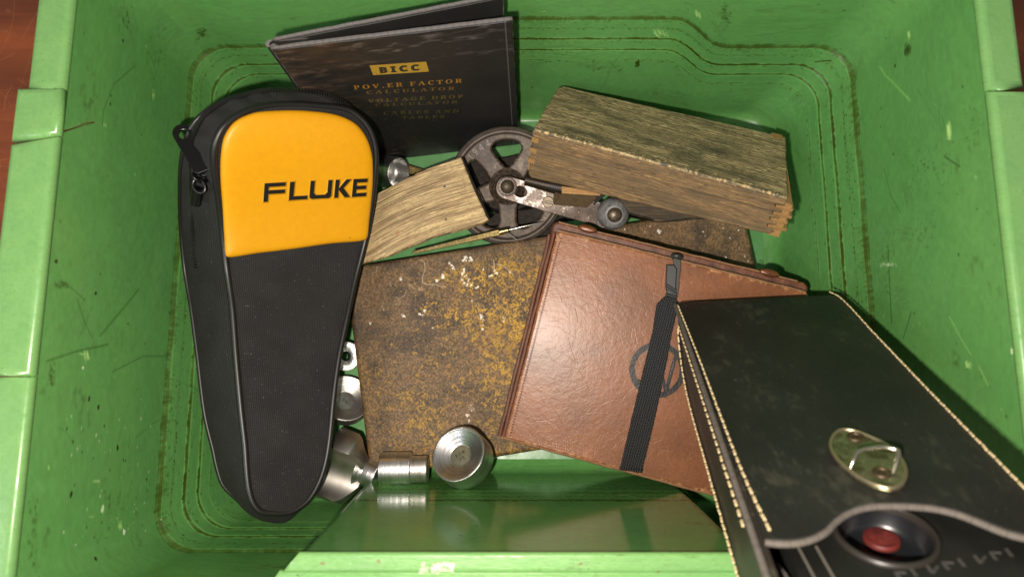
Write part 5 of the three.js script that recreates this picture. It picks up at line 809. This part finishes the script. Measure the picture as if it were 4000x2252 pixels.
  for (const [u, v] of [[3342, 1706], [3446, 1846]]) { const p = h2(u, v, 0.0016); part(t, 'rivet', mergeGeometries([turned([[0.0001, 0.0004], [0.0010, 0.0003], [0.0013, 0.0001]], 18, on(f, p[0], p[1], 0.0016), f.Y), turned([[0.0018, 0.0], [0.0021, 0.0006], [0.0025, 0.0006], [0.0028, 0.0]], 24, on(f, p[0], p[1], 0.0016), f.Y)]), std({ color: 0x4e4230, metalness: 0.7, roughness: 0.5 })); }
  part(t, 'clasp_loop', tubeAlong([[3318, 1838, 0.001], [3334, 1800, 0.004], [3352, 1765, 0.0058], [3400, 1750, 0.0064], [3460, 1746, 0.0064], [3508, 1760, 0.006], [3506, 1795, 0.0045], [3488, 1850, 0.0012]].map(([u, v, h]) => on(f, ...hit(f, u, v, h), h)), 0.00075, false, 70, 8), std({ color: 0xe2dcc6, metalness: 1, roughness: 0.25 }));
  // the instrument inside
  const m = thing('instrument', 'black instrument with a round window, sunk in the stitched black case', 'instrument', on(f, W / 2, L, -0.015));
  const blackP = phys({ map: hide(751, [30, 31, 27], 512, 512), roughness: 0.45 }), h0 = -0.0068;
  const ip = roundRect(0.0095, 0.045, W - 0.003, L + 0.034, [0.002, 0.002, 0.002, 0.002], 3);
  // window: circular recess
  const wc = hit(f, 3458, 2088, h0), wr = Math.abs(hit(f, 3650, 2088, h0)[0] - wc[0]);
  const is = new THREE.Shape(ip.map((p) => new THREE.Vector2(p[0], p[1]))), ih = new THREE.Path(ringPts(wc[0], wc[1], wr * 0.96, wr * 0.96, 64)); is.holes.push(ih);
  const ig = new THREE.ExtrudeGeometry(is, { depth: 0.0225, bevelEnabled: false, curveSegments: 48 }); ig.applyMatrix4(new THREE.Matrix4().makeBasis(f.X, f.Z, f.X.clone().cross(f.Z)).setPosition(on(f, 0, 0, f.X.clone().cross(f.Z).dot(f.Y) > 0 ? h0 - 0.0225 : h0)));
  part(m, 'housing', ig, blackP);
  part(m, 'bezel', turned([[wr * 0.93, -0.006], [wr * 0.93, 0.0006], [wr * 0.97, 0.0013], [wr * 1.03, 0.0013], [wr * 1.07, 0.0006], [wr * 1.08, -0.0006], [wr * 0.98, -0.002]], 56, on(f, wc[0], wc[1], h0), f.Y), phys({ color: 0x26231f, roughness: 0.35 }));
  part(m, 'dial_cup', turned([[wr * 0.94, 0.0], [wr * 0.88, -0.005], [wr * 0.7, -0.0075], [0.0001, -0.0078]], 56, on(f, wc[0], wc[1], h0), f.Y), phys({ color: 0x16171a, roughness: 0.3 }));
  const rc = hit(f, 3446, 2098, h0 - 0.0055); part(m, 'red_disc', turned([[0.0001, 0.0006], [wr * 0.34, 0.0006], [wr * 0.38, 0.0002], [wr * 0.38, -0.001]], 32, on(f, rc[0], rc[1], h0 - 0.0058), f.Y), std({ map: texOf(corroded(761, [104, 34, 29], [124, 54, 44], [74, 24, 22], [190, 120, 100])[0]), roughness: 0.5 }), { label: 'dull red disc inside the window' });
  // worn raised lettering too rubbed to read
  const marks = []; for (let k = 0; k < 8; k++) { const p = hit(f, 3500 + k * 62, 2234 - k * 13, h0), q = hit(f, 3522 + k * 62, 2262 - k * 13, h0); marks.push(bar(on(f, ...p, h0 - 0.0002), on(f, ...q, h0 - 0.0002), 0.0006, 0.0006, 6)); const e = hit(f, 3540 + k * 62, 2236 - k * 13, h0), mrk = k % 3; if (mrk !== 1) marks.push(bar(on(f, ...(mrk ? q : p), h0 - 0.0002), on(f, ...e, h0 - 0.0002), 0.0005, 0.0005, 6)); }
  part(m, 'worn_marks', mergeGeometries(marks), std({ color: 0x35332f, roughness: 0.7 }), { kind: 'stuff' });
  // pale lining and ribs at the open mouth
  part(t, 'lining', plate(f, [[0.0008, L - 0.010], [0.0034, L - 0.010], [0.0038, L + 0.03], [0.0008, L + 0.03]], -0.004, 0.002, 0.0005, [0.1, 0.1], 1), mCut);
  part(t, 'lining', plate(f, [[0.0052, L + 0.0005], [0.0062, L + 0.0002], [0.0092, L + 0.013], [0.0098, L + 0.03], [0.0072, L + 0.03], [0.0066, L + 0.012]], -0.0085, 0.001, 0.0003, [0.1, 0.1], 1), mCut);
  for (const [x0, x1] of [[0.0125, 0.0150], [0.0175, 0.0200]]) part(m, 'housing_rib', bar(on(f, x0, L - 0.004, h0 + 0.0001), on(f, x1, L + 0.03, h0 + 0.0001), 0.0004, 0.0004, 6), std({ color: 0x5a564e, roughness: 0.6 }));
}

// ---------------------------------------------------------------- the fitting over the bench
{
  const t = thing('ceiling_lamp', 'long white fluorescent lamp hanging over the bench', 'lamp', tube.position.clone());
  const g = new THREE.BoxGeometry(1.26, 0.04, 0.28), m = new THREE.Mesh(g, std({ color: 0xe8e8e4, roughness: 0.6 })); m.name = 'lamp_housing'; m.position.set(0, 0, 0); m.castShadow = true;
  const d = new THREE.Mesh(new THREE.BoxGeometry(1.2, 0.006, 0.22), std({ color: 0xffffff, emissive: 0xeaf4ff, emissiveIntensity: 1.2 })); d.name = 'lamp_diffuser';
  const q = tube.quaternion.clone(); for (const o of [m, d]) { o.quaternion.copy(q); o.rotateX(Math.PI / 2); t.add(o); }
  const n = V(0, 0, -1).applyQuaternion(q); const back = V(0, 0, 1).applyQuaternion(q); m.position.copy(n.clone().multiplyScalar(-0.028)).multiplyScalar(1); d.position.copy(n.clone().multiplyScalar(-0.0045));
}
renderer.render(scene, camera);
